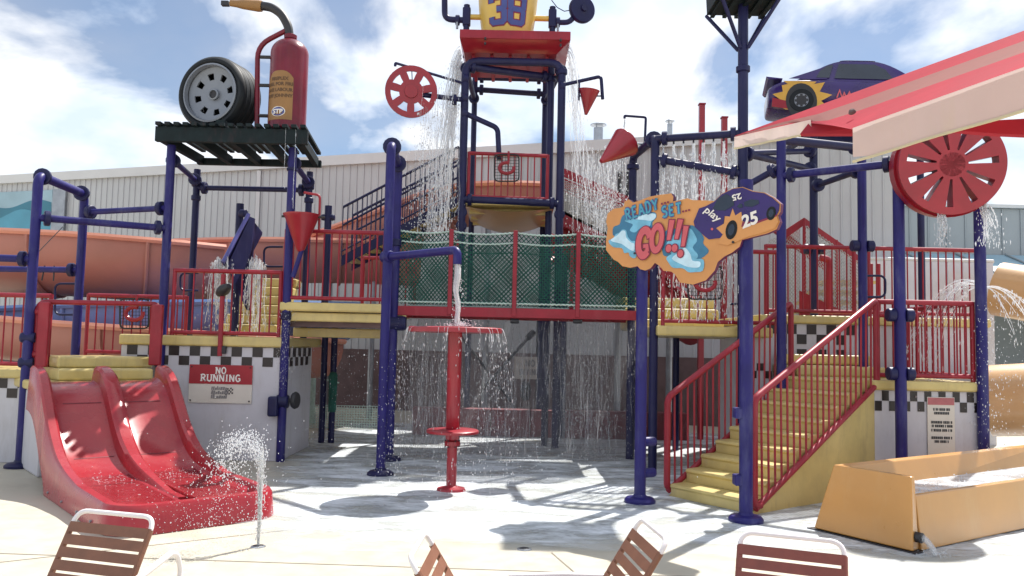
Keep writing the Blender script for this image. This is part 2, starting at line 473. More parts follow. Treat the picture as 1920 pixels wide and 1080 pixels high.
# shared straight bars (balusters, couplings): one unit cylinder for each material and roundness
_unit = {}
def unit_cyl(m, seg, cham):
    k = (m.name, seg, cham)
    if k not in _unit:
        b = MB()
        pr = [(0, 0), (0.86, 0), (1, 0.12), (1, 0.88), (0.86, 1), (0, 1)] if cham else [(0, 0), (1, 0), (1, 1), (0, 1)]
        b.lathe(pr, (0, 0, 0), (0, 0, 1), seg)
        me = bpy.data.meshes.new('bar_' + m.name)
        me.from_pydata([tuple(p) for p in b.v], [], b.f)
        me.materials.append(m)
        me.polygons.foreach_set('use_smooth', [True] * len(b.f))
        try: me.set_sharp_from_angle(angle=R_(35))
        except Exception: pass
        me.update()
        _unit[k] = me
    return _unit[k]
def stick(parent, name, p0, p1, r, m, seg=8, cham=False, label=None):
    p0, p1 = V(p0), V(p1); d = p1 - p0
    o = bpy.data.objects.new(name, unit_cyl(m, seg, cham)); col.objects.link(o)
    x, y, n = frame_of(d)
    M = Matrix((x * r, y * r, d)).transposed().to_4x4()
    M = Matrix.Scale(S, 4) @ M
    M.translation = (p0 - root_origin(parent)) * S
    o.parent = parent
    o.matrix_local = M
    if label: o['label'] = label
    return o

def roundpath(pts, rad, n=5):
    pts = [V(p) for p in pts]; out = [pts[0]]
    for i in range(1, len(pts) - 1):
        a, b, c = pts[i - 1], pts[i], pts[i + 1]
        r = min(rad, (a - b).length * 0.45, (c - b).length * 0.45)
        p, q = b + (a - b).normalized() * r, b + (c - b).normalized() * r
        for k in range(n + 1):
            t = k / n
            out.append(p * (1 - t) ** 2 + b * 2 * t * (1 - t) + q * t * t)
    out.append(pts[-1])
    return out
def pipe(parent, name, pts, r, m, rad=0.12, seg=14):
    return MB().tube(roundpath(pts, rad), r, seg).build(name, m, parent, smooth=True)
def coupling(parent, p, d, r=0.095, l=0.07, m=None):
    d = V(d).normalized(); p = V(p)
    return stick(parent, 'coupling', p - d * l / 2, p + d * l / 2, r, m or NAVY, 14, True)
PR = 0.057                                  # pipe radius
def post(parent, xy, z0, z1, m=None, r=PR, foot=False):
    m = m or BLUE
    o = stick(parent, 'post', (xy[0], xy[1], z0), (xy[0], xy[1], z1), r, m, 16)
    if foot:
        MB().lathe([(0, 0.005), (0.16, 0.005), (0.16, 0.03), (0.14, 0.055), (0.075, 0.065), (0.06, 0.09), (0.0, 0.09)], (xy[0], xy[1], 0), (0, 0, 1), 24).build('foot_flange', m, parent, smooth=True)
    return o
def bar(parent, a, b, m=None, r=0.045, c0=True, c1=True):
    a, b = V(a), V(b); d = (b - a).normalized()
    o = stick(parent, 'crossbar', a, b, r, m or NAVY, 14)
    if c0: coupling(parent, a + d * 0.12, d)
    if c1: coupling(parent, b - d * 0.12, d)
    return o
def xy_of(u, v, d):
    p = W(u, v, d); return (p.x, p.y)

def railing(name, label, a, b, h, step=0.105, m=None, group=None, ends=True, r=0.011, low=0.06, posts=0.026):
    m = m or RED; a, b = V(a), V(b)
    t = thing(name, label, 'railing', (a + b) / 2, group)
    up = V((0, 0, 1))
    stick(t, 'top_rail', a + up * h, b + up * h, 0.03, m, 10)
    stick(t, 'bottom_rail', a + up * low, b + up * low, 0.026, m, 10)
    if ends:
        for p in (a, b): stick(t, 'post', p + up * 0.0, p + up * (h + 0.02), posts, m, 10)
    L = (b - a).length; n = max(2, int(L / step))
    for i in range(1, n):
        p = a.lerp(b, i / n)
        stick(t, 'baluster', p + up * low, p + up * h, r, m, 6)
    return t

# ------------------------------------------------------------------ lettering
def text2d(body, size=1.0, bold=0.0, shear=0.0, space=1.0):
    cu = bpy.data.curves.new('lettering', 'FONT')
    cu.body = body; cu.size = size; cu.offset = bold; cu.shear = shear; cu.space_character = space
    cu.align_x = 'CENTER'; cu.resolution_u = 3; cu.fill_mode = 'FRONT'
    o = bpy.data.objects.new('lettering', cu); col.objects.link(o)
    dg = bpy.context.evaluated_depsgraph_get()
    me = bpy.data.meshes.new_from_object(o.evaluated_get(dg))
    vs = [(p.co.x, p.co.y) for p in me.vertices]; fs = [tuple(p.vertices) for p in me.polygons]
    bpy.data.objects.remove(o); bpy.data.curves.remove(cu); bpy.data.meshes.remove(me)
    return vs, fs
def ribbon(poly, w, closed=False):
    n = len(poly); P = [V((p[0], p[1])) for p in poly]; vs = []
    for i in range(n):
        if closed: a, b = P[i - 1], P[(i + 1) % n]
        else: a, b = P[max(i - 1, 0)], P[min(i + 1, n - 1)]
        d1 = (P[i] - a); d2 = (b - P[i])
        if d1.length < 1e-6: d1 = d2
        if d2.length < 1e-6: d2 = d1
        d1, d2 = d1.normalized(), d2.normalized()
        t = d1 + d2
        t = t.normalized() if t.length > 0.2 else d1
        nn = V((-t.y, t.x)); k = 1 / max(0.45, nn.dot(V((-d1.y, d1.x))))
        vs += [P[i] + nn * w * k / 2, P[i] - nn * w * k / 2]
    fs = [(2 * i, 2 * i + 1, 2 * ((i + 1) % n) + 1, 2 * ((i + 1) % n)) for i in range(n if closed else n - 1)]
    return [(p.x, p.y) for p in vs], fs
def arc(cx, cy, rx, ry, a0, a1, n=8):
    return [(cx + rx * math.cos(R_(a0 + (a1 - a0) * i / n)), cy + ry * math.sin(R_(a0 + (a1 - a0) * i / n))) for i in range(n + 1)]
GL = {  # stroke, serif marks at (x, y); letters 0.7 wide and 1 high
 'N': ([[(.1, 0), (.1, 1)], [(.1, 1), (.6, 0)], [(.6, 0), (.6, 1)]], [(.1, 0), (.1, 1), (.6, 1)]),
 'O': ([arc(.35, .5, .27, .47, 0, 360, 16)], []),
 'R': ([[(.12, 0), (.12, 1)], [(.12, .97)] + arc(.34, .74, .22, .23, 90, -90) + [(.12, .51)], [(.32, .52), (.64, .0)]], [(.12, 0), (.12, 1), (.62, 0)]),
 'U': ([[(.1, 1), (.1, .35)] + arc(.35, .33, .25, .3, 180, 360) + [(.6, 1)]], [(.1, 1), (.6, 1)]),
 'I': ([[(.35, 0), (.35, 1)]], [(.35, 0), (.35, 1)]),
 'G': ([arc(.36, .5, .27, .47, 45, 335, 14), [(.38, .45), (.64, .45)], [(.6, .45), (.6, .1)]], []),
 'E': ([[(.14, 0), (.14, 1)], [(.14, .96), (.6, .96)], [(.14, .5), (.5, .5)], [(.14, .04), (.6, .04)]], [(.14, 0), (.14, 1)]),
 'A': ([[(.06, 0), (.35, 1)], [(.35, 1), (.64, 0)], [(.18, .34), (.52, .34)]], [(.06, 0), (.64, 0)]),
 'D': ([[(.14, 0), (.14, 1)], [(.14, .97)] + arc(.3, .5, .32, .47, 90, -90) + [(.14, .03)]], [(.14, 0), (.14, 1)]),
 'Y': ([[(.35, 0), (.35, .45)], [(.06, 1), (.35, .45)], [(.64, 1), (.35, .45)]], [(.35, 0), (.06, 1), (.64, 1)]),
 'S': ([arc(.35, .74, .23, .22, 30, 270, 9) + arc(.35, .27, .25, .24, 90, -150, 9)], []),
 'T': ([[(.35, 0), (.35, 1)], [(.04, .95), (.66, .95)]], [(.35, 0)]),
 'V': ([[(.06, 1), (.35, 0)], [(.64, 1), (.35, 0)]], [(.06, 1), (.64, 1)]),
 '3': ([[(.08, .78), (.08, .92), (.16, 1), (.54, 1), (.62, .92), (.62, .6), (.52, .52), (.62, .42), (.62, .08), (.54, 0), (.16, 0), (.08, .08), (.08, .24)], [(.3, .52), (.52, .52)]], []),
 '8': ([[(.16, 1), (.54, 1), (.62, .92), (.62, .6), (.54, .52), (.62, .44), (.62, .08), (.54, 0), (.16, 0), (.08, .08), (.08, .44), (.16, .52), (.08, .6), (.08, .92), (.16, 1)], [(.16, .52), (.54, .52)]], []),
}
def slab_text(body, h, w=0.17, serif=True, wide=1.0, gap=0.1):
    vs, fs, x = [], [], 0.0
    for ch in body:
        if ch == ' ': x += 0.45 * wide; continue
        st, se = GL[ch]
        if ch == 'I': x -= 0.14 * wide
        if not serif: se = []
        for li, s_ in enumerate(st):
            a, b = ribbon([(p[0] * wide, p[1]) for p in s_], w)
            o = len(vs); vs += [(x + p[0], p[1], 0.0002 * li) for p in a]; fs += [tuple(i + o for i in f) for f in b]
        for (qx, qy) in se:
            o = len(vs); y0 = qy if qy < .5 else qy - .11
            vs += [(x + (qx - .14) * wide, y0, .0004), (x + (qx + .14) * wide, y0, .0004), (x + (qx + .14) * wide, y0 + .11, .0004), (x + (qx - .14) * wide, y0 + .11, .0004)]
            fs.append((o, o + 1, o + 2, o + 3))
        x += ((0.56 if ch == 'I' else 0.7) + gap) * wide
    x -= gap * wide
    return [((p[0] - x / 2) * h, p[1] * h, p[2]) for p in vs], fs
def put2d(mb, vf, o, ex, ey, ez, off=0.0, mi=0):
    vs, fs = vf
    mb.add([V(o) + V(ex) * p[0] + V(ey) * p[1] + V(ez) * (off + (p[2] if len(p) > 2 else 0)) for p in vs], fs, mi)
    return mb
def flatpoly(mb, pts, n, off=0.0, mi=0):
    n = V(n); mb.add([V(p) + n * off for p in pts], [tuple(range(len(pts)))], mi); return mb
def ellipse2d(rx, ry, n=24):
    return [(rx * math.cos(2 * math.pi * i / n), ry * math.sin(2 * math.pi * i / n)) for i in range(n)], [tuple(range(n))]

# ------------------------------------------------------------------ shared shapes
def slotted_disc(c, axis, R, r0, r1, n, w0, w1, th, spin=0.0, dish=0.0, sub=3):
    """a thick disc with n openings between r0 and r1 (half angles w0 at r0, w1 at r1)"""
    ex, ey, ez = frame_of(axis); c = V(c); mb = MB()
    radii = [0.0, r0 * 0.5, r0, (r0 + r1) / 2, r1, R * 0.97, R]
    P = lambda r, a, s: c + (ex * math.cos(a) + ey * math.sin(a)) * r + ez * (s * th / 2 - dish * (1 - (r / R) ** 2))
    def wid(r):
        t = min(1, max(0, (r - r0) / (r1 - r0))); return w0 + (w1 - w0) * t
    for k in range(n):
        ac = spin + 2 * math.pi * k / n; hp = math.pi / n
        for i in range(len(radii) - 1):
            ra, rb = radii[i], radii[i + 1]; hole = i in (2, 3)
            def cuts(r):
                w = wid(r); return [ac - hp + (hp - w) * j / sub for j in range(sub)] + [ac - w + 2 * w * j / sub for j in range(sub)] + [ac + w + (hp - w) * j / sub for j in range(sub + 1)]
            A, B = cuts(ra), cuts(rb)
            for j in range(len(A) - 1):
                if hole and sub <= j < 2 * sub: continue
                for s_ in (1, -1):
                    q = [P(ra, A[j], s_), P(rb, B[j], s_), P(rb, B[j + 1], s_), P(ra, A[j + 1], s_)]
                    if s_ < 0: q.reverse()
                    mb.add(q, [(0, 1, 2, 3)])
                if i == len(radii) - 2:
                    mb.add([P(rb, B[j], 1), P(rb, B[j], -1), P(rb, B[j + 1], -1), P(rb, B[j + 1], 1)], [(0, 1, 2, 3)])
            if hole:
                for j in (sub, 2 * sub):
                    mb.add([P(ra, A[j], 1), P(rb, B[j], 1), P(rb, B[j], -1), P(ra, A[j], -1)], [(0, 1, 2, 3)])
                for (flag, r, Cc) in ((i == 2, ra, A), (i == 3, rb, B)):
                    if flag:
                        for j in range(sub, 2 * sub):
                            mb.add([P(r, Cc[j], 1), P(r, Cc[j + 1], 1), P(r, Cc[j + 1], -1), P(r, Cc[j], -1)], [(0, 1, 2, 3)])
    return mb

def net_mesh(A, B, C, D, nu, nv, r, diamond=True, sag=None, seg=3, m=5):
    """strands over the quad A(bottom start) B(bottom end) C(top end) D(top start)"""
    A, B, C, D = map(V, (A, B, C, D)); mb = MB()
    def P(s, t):
        q = A.lerp(B, s).lerp(D.lerp(C, s), t)
        if sag: q = q - V((0, 0, 1)) * sag * 4 * s * (1 - s) * t
        return q
    def line(s0, t0, s1, t1):
        L = max(2, int(m * math.hypot(s1 - s0, t1 - t0)) + 1)
        mb.tube([P(s0 + (s1 - s0) * i / L, t0 + (t1 - t0) * i / L) for i in range(L + 1)], r, seg, False)
    if diamond:
        k = nv / nu
        for i in range(-nv, nu + 1):
            s0 = i / nu
            a, b = max(0, s0), min(1, s0 + k)
            if b - a > 0.01: line(a, (a - s0) / k, b, (b - s0) / k); line(a, 1 - (a - s0) / k, b, 1 - (b - s0) / k)
    else:
        for i in range(nu + 1): line(i / nu, 0, i / nu, 1)
        for j in range(nv + 1): line(0, j / nv, 1, j / nv)
    return mb
# ================================================================== THE SETTING
g = MB(); N = 24
g.add([(-260, -60, 0), (260, -60, 0), (260, 400, 0), (-260, 400, 0)], [(0, 1, 2, 3)])
g.build('ground', GROUND, kind='structure')
JOINT = mat('joint_sealant', (0.24, 0.21, 0.17), 0.8, 0.2, 4.0)
for (a_, b_) in (((-9, 6.15), (6, 5.55)), ((-7.6, 3), (-1.3, 7.2)), ((1.2, 3.0), (0.35, 6.3)), ((-12, 8.9), (-5.4, 8.55))):
    pa, pb = V((*a_, .0034)), V((*b_, .0034)); nn_ = (pb - pa).cross(V((0, 0, 1))).normalized() * .006
    MB().add([pa - nn_, pb - nn_, pb + nn_, pa + nn_], [(0, 1, 2, 3)]).build('ground_joint', JOINT, kind='structure')
# thin running water on the pad
edge = [(-2.2, 6.75), (-1.4, 6.45), (-0.5, 6.5), (0.35, 6.35), (1.0, 6.5), (1.7, 6.35), (2.5, 6.2), (3.4, 6.0), (5.2, 6.1), (7.2, 7.0), (7.4, 12.0), (5.5, 15.0), (0, 15.6), (-3.2, 16.0), (-3.4, 12.5), (-2.9, 10.4), (-2.6, 8.6)]
def inside(x, y, poly):
    c = False; j = len(poly) - 1
    for i in range(len(poly)):
        (xi, yi), (xj, yj) = poly[i], poly[j]
        if (yi > y) != (yj > y) and x < (xj - xi) * (y - yi) / (yj - yi) + xi: c = not c
        j = i
    return c
w = MB(); st = 0.06; idx = {}; wet = []
def edist(x, y):
    best = 9; n = len(edge)
    for i in range(n):
        (ax_, ay), (bx_, by) = edge[i], edge[(i + 1) % n]
        dx, dy = bx_ - ax_, by - ay; t = max(0, min(1, ((x - ax_) * dx + (y - ay) * dy) / (dx * dx + dy * dy)))
        best = min(best, math.hypot(x - ax_ - t * dx, y - ay - t * dy))
    return best if inside(x, y, edge) else -best
def gv(i, j):
    if (i, j) not in idx:
        x, y = -4 + i * st, 5.3 + j * st
        idx[(i, j)] = len(w.v)
        w.v.append(V((x, y, 0.007 + 0.0025 * math.sin(x * 5 + math.sin(y * 4)) + 0.0025 * math.sin(y * 7 + x * 2.0))))
        wet.append(max(0, min(1, .25 + 1.6 * ED[(i, j)])))
    return idx[(i, j)]
ED = {}
for i in range(0, 202):
    for j in range(0, 184): ED[(i, j)] = edist(-4 + i * st, 5.3 + j * st) if j < 60 or i < 40 or i > 160 or j > 150 else 1.0
for i in range(200):
    for j in range(182):
        if ED[(i, j)] > -.3: w.f.append((gv(i, j), gv(i + 1, j), gv(i + 1, j + 1), gv(i, j + 1))); w.m.append(0)
wo = w.build('water', FILM, smooth=True, kind='structure')
at_ = wo.data.attributes.new('wet', 'FLOAT', 'POINT'); at_.data.foreach_set('value', wet)

# floor drains and the nozzle of the jet
for (u, v, lab) in ((983, 1030, 'small dark round drain cover set in dry concrete near the wet edge'), (484, 1025, 'dark ground nozzle at the foot of the upward water jet')):
    p = G(u, v)
    t = thing('floor_drain' if u > 900 else 'jet_nozzle', lab, 'drain' if u > 900 else 'nozzle', p)
    MB().lathe([(0.0, .012), (0.03, .012), (0.038, .008), (0.04, 0.001)], p, (0, 0, 1), 16).build('cover', DARK, t)
    MB().lathe([(0.041, .001), (0.041, .009), (0.055, .006), (0.058, 0.001)], p, (0, 0, 1), 16).build('ring', GALV, t)

# ------------------------------------------------------------------ long metal building
WA, WB = V((-17.5, 23.75, 0)), V((7.6, 15.5, 0))
WE = (WB - WA).normalized(); WN = V((WE.y, -WE.x, 0))      # WN faces the camera
if WN.y > 0: WN = -WN
ZT = 6.0
bld = thing('metal_building', 'long pale ribbed metal building with brown base wall behind the playground', 'building', (WA + WB) / 2)
LW = (WB - WA).length
core = MB().prism([WA - WN * .03, WB - WN * .03, WB - WN * 9, WA - WN * 9], (0, 0, ZT - .05)).build('wall', SIDE, bld)
pw = 0.192; npan = int(LW / pw)
pm = MB()
sec = [(0.0, 0.0), (0.150, 0.0), (0.157, 0.020), (0.180, 0.020), (0.187, 0.0), (0.1915, 0.0)]
hh = ZT - 1.38
for (a, b) in zip(sec[:-1], sec[1:]):
    pm.add([WE * a[0] + WN * a[1], WE * b[0] + WN * b[1], WE * b[0] + WN * b[1] + V((0, 0, hh)), WE * a[0] + WN * a[1] + V((0, 0, hh))], [(0, 1, 2, 3)])
pme = bpy.data.meshes.new('siding_panel')
pme.from_pydata([tuple(p * S) for p in pm.v], [], pm.f); pme.materials.append(SIDE); pme.update()
for i in range(npan):
    o = bpy.data.objects.new('siding_panel', pme); col.objects.link(o); o.parent = bld
    q = WA + WE * (i * pw) + V((0, 0, 1.38)) - ORG[bld.name]
    o.location = q * S
bw = MB().prism([WA + WN * .03, WB + WN * .03, WB - WN * .02, WA - WN * .02], (0, 0, 1.4)).build('base_wall', BROWN, bld)
ev = MB().prism([WA + WN * .10 - WE * .1, WB + WN * .10 + WE * .1, WB - WN * .3 + WE * .1, WA - WN * .3 - WE * .1], (0, 0, 0.24))
for k in range(len(ev.v)): ev.v[k].z += ZT - .12
ev.build('eave', TRIM, bld)
rf = MB(); a, b = WA - WN * .25, WB - WN * .25
rf.prism([a + V((0, 0, ZT + .1)), b + V((0, 0, ZT + .1)), b - WN * 9 + V((0, 0, ZT + .5)), a - WN * 9 + V((0, 0, ZT + .5))], (0, 0, .05)).build('roof', TRIM, bld)
# two narrow dark louvres and a downpipe
def on_wall(u, v, off=0.0): return PLN(u, v, WA + WN * off, WN)
for u in (1162, 1177):
    p, q = on_wall(u - 4, 372, .04), on_wall(u + 4, 322, .04)
    MB().prism([V((p.x, p.y, p.z)), V((q.x, q.y, p.z)), V((q.x, q.y, q.z)), V((p.x, p.y, q.z))], -WN * .03).build('louvre', DARK, bld)
p = on_wall(107, 470, .10); q = on_wall(107, 356, .10)
MB().box((p.x, p.y, (p.z + q.z) / 2), (.36, .16, q.z - p.z)).build('downpipe', GALV, bld, bevel=.02)
p = on_wall(485, 340, .05)
MB().box((p.x, p.y, 3.9), (.10, .05, 3.9)).build('corner_trim', TRIM, bld)
# painted mural board
mu = thing('mural_board', 'painted mural of rolling blue waves on the wall of the metal building', 'mural', on_wall(40, 470, .08))
c = [on_wall(-120, 480, .06), on_wall(98, 470, .06), on_wall(98, 356, .06), on_wall(-120, 366, .06)]
MB().prism(c, -WN * .03).build('panel', MUR_L, mu)
def wave(v0, amp, ph, nm, m, off):
    mb = MB(); top, bot = [], []
    for i in range(31):
        u = -118 + 214 * i / 30
        top.append(on_wall(u, v0 + amp * math.sin(u * 0.055 + ph) - 0.04 * u, off)); bot.append(on_wall(u, 478 - .045 * (u + 120), off))
    for i in range(30): mb.add([bot[i], bot[i + 1], top[i + 1], top[i]], [(0, 1, 2, 3)])
    mb.build(nm, m, mu)
wave(384, 7, 0.9, 'dark_wave', MUR_D, .068)
wave(403, 9, 2.4, 'light_wave', MUR_M, .074)
# roof vents
for (u, v0, v1, d, lab, wd) in ((1122, 270, 234, 19.5, 'stubby galvanised roof vent with wide flat cap', .115), (1256, 266, 227, 21, 'slim galvanised roof vent pipe with small round cap', .07)):
    a, b = W(u, v0 + 20, d), W(u, v1, d)
    t = thing('roof_vent', lab, 'vent', (a.x, a.y, ZT + .05), 'vents on the building roof')
    stick(t, 'pipe', (b.x, b.y, ZT + .1), (b.x, b.y, b.z - .08), wd, GALV, 12)
    MB().lathe([(0, .06), (wd * .6, .05), (wd * 1.75, 0), (wd * 1.75, -.02), (0, -.02)], (b.x, b.y, b.z), (0, 0, 1), 16).build('cap', GALV, t)
    for k in range(3):
        an = k * 2.1
        stick(t, 'bracket', (b.x + wd * .8 * math.cos(an), b.y + wd * .8 * math.sin(an), b.z - .1), (b.x + wd * .8 * math.cos(an), b.y + wd * .8 * math.sin(an), b.z - .01), .008, GALV, 5)

# ------------------------------------------------------------------ grey shed beyond, with a pale lean-to roof
sh = thing('grey_shed', 'grey ribbed metal shed with pale lean-to roof beyond the tan tube slide', 'building', W(1860, 640, 24))
x0, x1, yy = 11.4, 24.0, 24.0; zt = 6.05
MB().box(((x0 + x1) / 2, yy + 3, zt / 2), (x1 - x0, 6, zt)).build('wall', SIDE2, sh)
pm = MB().box((0, 0, 0), (.50, .03, 3.0)); pm.box((.27, -.02, 0), (.04, .05, 3.0))
me = bpy.data.meshes.new('shed_panel'); me.from_pydata([tuple(p * S) for p in pm.v], [], pm.f); me.materials.append(SIDE2)
for i in range(22):
    o = bpy.data.objects.new('shed_panel', me); col.objects.link(o); o.parent = sh
    o.location = (V((x0 + .3 + i * .56, yy - .02, zt - 1.55)) - ORG[sh.name]) * S
MB().box(((x0 + x1) / 2, yy - .06, zt + .02), (x1 - x0 + .2, .2, .1)).build('eave', TRIM, sh)
ro = MB(); ro.prism([V((x0 - .5, yy - .05, 4.6)), V((x1, yy - .05, 4.6)), V((x1, yy - 4, 3.0)), V((x0 - .5, yy - 4, 3.0))], (0, 0, -.08)); ro.build('lean_to_roof', MUR_L, sh)
for i in range(6):
    xx = x0 + .4 + i * 1.5
    stick(sh, 'roof_seam', (xx, yy - .1, 4.62), (xx + .2, yy - 3.95, 3.04), .03, SIDE2, 5)
for i in range(4): stick(sh, 'post', (x0 + i * 2.4, yy - 3.8, 0), (x0 + i * 2.4, yy - 3.8, 2.98), .07, GALV, 8)

# white screen wall behind the far railing
ws = thing('screen_wall', 'white panelled screen wall seen through the red railing bars beyond the upper deck', 'wall', W(1730, 650, 14.3))
a, b = W(1600, 470, 14.3), W(1862, 474, 14.3)
npn = 9
for i in range(npn):
    xa = a.x + (b.x - a.x) * i / npn; xb = a.x + (b.x - a.x) * (i + 1) / npn - .02
    MB().box(((xa + xb) / 2, a.y, 1.62), (xb - xa, .06, 3.24)).build('panel', ROOFW, ws)
stick(ws, 'cap_rail', (a.x, a.y, 3.27), (b.x, a.y, 3.27), .035, TRIM, 8)

# far red posts standing behind the building corner
for (u, v, lab) in ((1316, 197, 'tall square red post, the taller of two behind the dripping pipe'), (1358, 222, 'short square red post, the shorter of two behind the dripping pipe')):
    p = W(u, v, 14.2)
    t = thing('red_post', lab, 'post', (p.x, p.y, 0), 'square red posts behind the dripping pipe')
    MB().box((p.x, p.y, p.z / 2), (.10, .10, p.z)).build('shaft', REDPL, t, bevel=.01)
    MB().box((p.x, p.y, p.z + .012), (.12, .12, .025)).build('cap', RED, t)

# ------------------------------------------------------------------ flumes in the background
def flume(name, label, path, rad, m, rimm, cat='slide', a0=175, a1=365, th=.05, legs=(), inner=None):
    path = [V(p) for p in path]
    P = []
    n = len(path)
    for i in range(n - 1):             # Catmull-Rom
        p0, p1, p2, p3 = path[max(i - 1, 0)], path[i], path[i + 1], path[min(i + 2, n - 1)]
        for k in range(8):
            t = k / 8
            P.append(0.5 * ((2 * p1) + (p2 - p0) * t + (2 * p0 - 5 * p1 + 4 * p2 - p3) * t * t + (3 * p1 - p0 - 3 * p2 + p3) * t ** 3))
    P.append(path[-1])
    t = thing(name, label, cat, (path[0].x, path[0].y, 0))
    sh_, rimL, rimR = MB(), [], []
    rings = []; nseg = 14
    for i, p in enumerate(P):
        d = (P[min(i + 1, len(P) - 1)] - P[max(i - 1, 0)]); d.z = 0; d.normalize()
        sd = V((d.y, -d.x, 0))
        ring = []
        for k in range(nseg + 1):
            a = R_(a0 + (a1 - a0) * k / nseg); ring.append(p + sd * math.cos(a) * rad + V((0, 0, 1)) * math.sin(a) * rad)
        for k in range(nseg, -1, -1):
            a = R_(a0 + (a1 - a0) * k / nseg); ring.append(p + sd * math.cos(a) * (rad - th) + V((0, 0, 1)) * math.sin(a) * (rad - th))
        rings.append(ring)
        rimL.append(ring[0] + V((0, 0, .02)) - sd * .03); rimR.append(ring[nseg] + V((0, 0, .02)) + sd * .03)
    sh_.loft(rings, True, True); sh_.build('trough', m, t, smooth=True)
    for rr in (rimL, rimR):
        MB().tube(rr, .055, 6).build('rim', rimm, t, smooth=True)
    for i in range(6, len(P) - 2, 9):
        ring = [P[i] + (q - P[i]) * 1.03 for q in rings[i][:nseg + 1]]
        MB().tube(ring, .035, 6).build('joint_flange', m, t, smooth=True)
    for i in legs:
        q = P[i]; stick(t, 'support_post', (q.x, q.y, 0), (q.x, q.y, q.z - rad + .03), .06, GALV, 10)
    return t
flume('open_flume', 'wide salmon open flume slide sweeping past the long metal building', [(-13, 15.2, 3.35), (-10.2, 14.9, 3.3), (-8.2, 14.75, 3.25), (-6.9, 15.0, 3.2), (-6.1, 15.7, 3.2)], .95, SALMON, SALMONIN, legs=(4, 14, 26))
flume('connecting_flume', 'salmon flume slide running on behind the blue spill chute', [(-6.6, 16.6, 3.42), (-5.0, 16.3, 3.45), (-3.4, 16.6, 3.5), (-2.0, 16.9, 3.5)], .72, SALMON, SALMONIN, legs=(4, 14))
flume('low_flume', 'low salmon flume slide looping beneath the wide flume', [(-11, 13.8, 1.95), (-8, 13.3, 1.75), (-6.3, 13.2, 1.65), (-4.6, 13.9, 1.55), (-3.6, 15.2, 1.5)], .62, SALMON, SALMONIN, legs=(5, 12, 22))
flume('blue_flume', 'light blue flume slide between the two salmon flumes', [(-9.5, 14.6, 1.9), (-7, 14.3, 2.05), (-5, 14.5, 2.15), (-3.2, 15.6, 2.2)], .6, LBLUE, LBLUE, legs=(6, 18))
flume('high_flume', 'salmon flume slide high behind the centre tower stairs', [(-4.2, 17.2, 3.6), (-2.4, 16.3, 4.1), (-0.9, 15.6, 4.5), (0.6, 15.8, 4.6)], .62, SALMON, SALMONIN, legs=(6, 18))
flume('red_flume', 'red flume slide descending from the centre tower behind the sign', [(0.7, 14.2, 3.6), (1.5, 14.4, 3.3), (2.4, 14.7, 2.75), (3.4, 15.2, 2.2)], .55, RED, RED, legs=(12, 20))
# tan tube slide
def bigtube(name, label, path, rad, m, legs):
    path = [V(p) for p in path]; P = []; n = len(path)
    for i in range(n - 1):
        p0, p1, p2, p3 = path[max(i - 1, 0)], path[i], path[i + 1], path[min(i + 2, n - 1)]
        for k in range(8):
            t = k / 8
            P.append(0.5 * ((2 * p1) + (p2 - p0) * t + (2 * p0 - 5 * p1 + 4 * p2 - p3) * t * t + (3 * p1 - p0 - 3 * p2 + p3) * t ** 3))
    P.append(path[-1])
    t = thing(name, label, 'slide', (path[0].x, path[0].y, 0))
    MB().tube(P, rad, 28).build('tube', m, t, smooth=True)
    for i in range(5, len(P) - 1, 7):
        d = (P[i + 1] - P[i]).normalized()
        MB().tube([P[i] - d * .05, P[i] + d * .05], rad + .035, 28).build('joint_flange', m, t, smooth=True)
    for i in legs:
        q = P[i]; stick(t, 'support_post', (q.x, q.y, 0), (q.x, q.y, q.z - rad * .98), .075, GALV, 12)
bigtube('tube_slide', 'tan enclosed tube slide curling down towards the orange run-out trough', [(8.3, 13.6, 2.72), (9.1, 12.6, 2.4), (9.5, 11.2, 1.9), (8.7, 10.1, 1.45), (7.3, 9.8, 1.15), (6.25, 10.5, 1.0)], .46, TAN, (10, 20, 30))

# ------------------------------------------------------------------ behind the bridge
rb = MB()
a, b = W(772, 820, 13.9), W(1290, 820, 13.9)
rbt = thing('curb_wall', 'low dark red curb wall behind the rain under the rope bridge', 'wall', ((a.x + b.x) / 2, 13.9, 0))
CURB = mat('dull_red_curb', (0.17, 0.035, 0.045), 0.6, 0.2, 4.0, dirt=(0.2, 0.14, 0.14), dirt_amt=0.5)
nb = 7
for i in range(nb):
    xa, xb = a.x + (b.x - a.x) * i / nb, a.x + (b.x - a.x) * (i + 1) / nb - .012
    MB().box(((xa + xb) / 2, 14.05, .235), (xb - xa, .3, .47)).build('block', CURB, rbt, bevel=.015)
p = W(990, 690, 15.2)
sgd = sg = thing('no_diving_sign', 'white NO DIVING sign fixed to a dark post behind the bridge rain', 'sign', (p.x, p.y, 0))
MB().box((p.x, p.y, p.z), (.52, .02, .42)).build('panel', SIGNW, sg)
ex, ey, ez = V((1, 0, 0)), V((0, 0, 1)), V((0, -1, 0))
t1 = MB(); put2d(t1, slab_text('NO', .12, .2, False), (p.x + .04, p.y - .011, p.z + .03), ex, ey, ez, .004); put2d(t1, slab_text('DIVING', .11, .2, False, .8), (p.x + .02, p.y - .011, p.z - .13), ex, ey, ez, .004)
t1.build('lettering', GREYINK, sg)
stick(sg, 'post', (p.x + .2, p.y + .07, 0), (p.x + .2, p.y + .07, 2.2), .05, DARK, 10)
br = thing('brace_frame', 'dark diagonal brace frame with a round paddle wheel behind the bridge', 'frame', (p.x, 14.9, 0))
stick(br, 'brace', W(905, 730, 15), W(995, 628, 15), .03, DARK, 8); coupling(br, W(995, 628, 15), (1, 0, 1), .06, .2, DARK)
stick(br, 'brace', W(850, 612, 15), W(975, 775, 15), .025, DARK, 8)
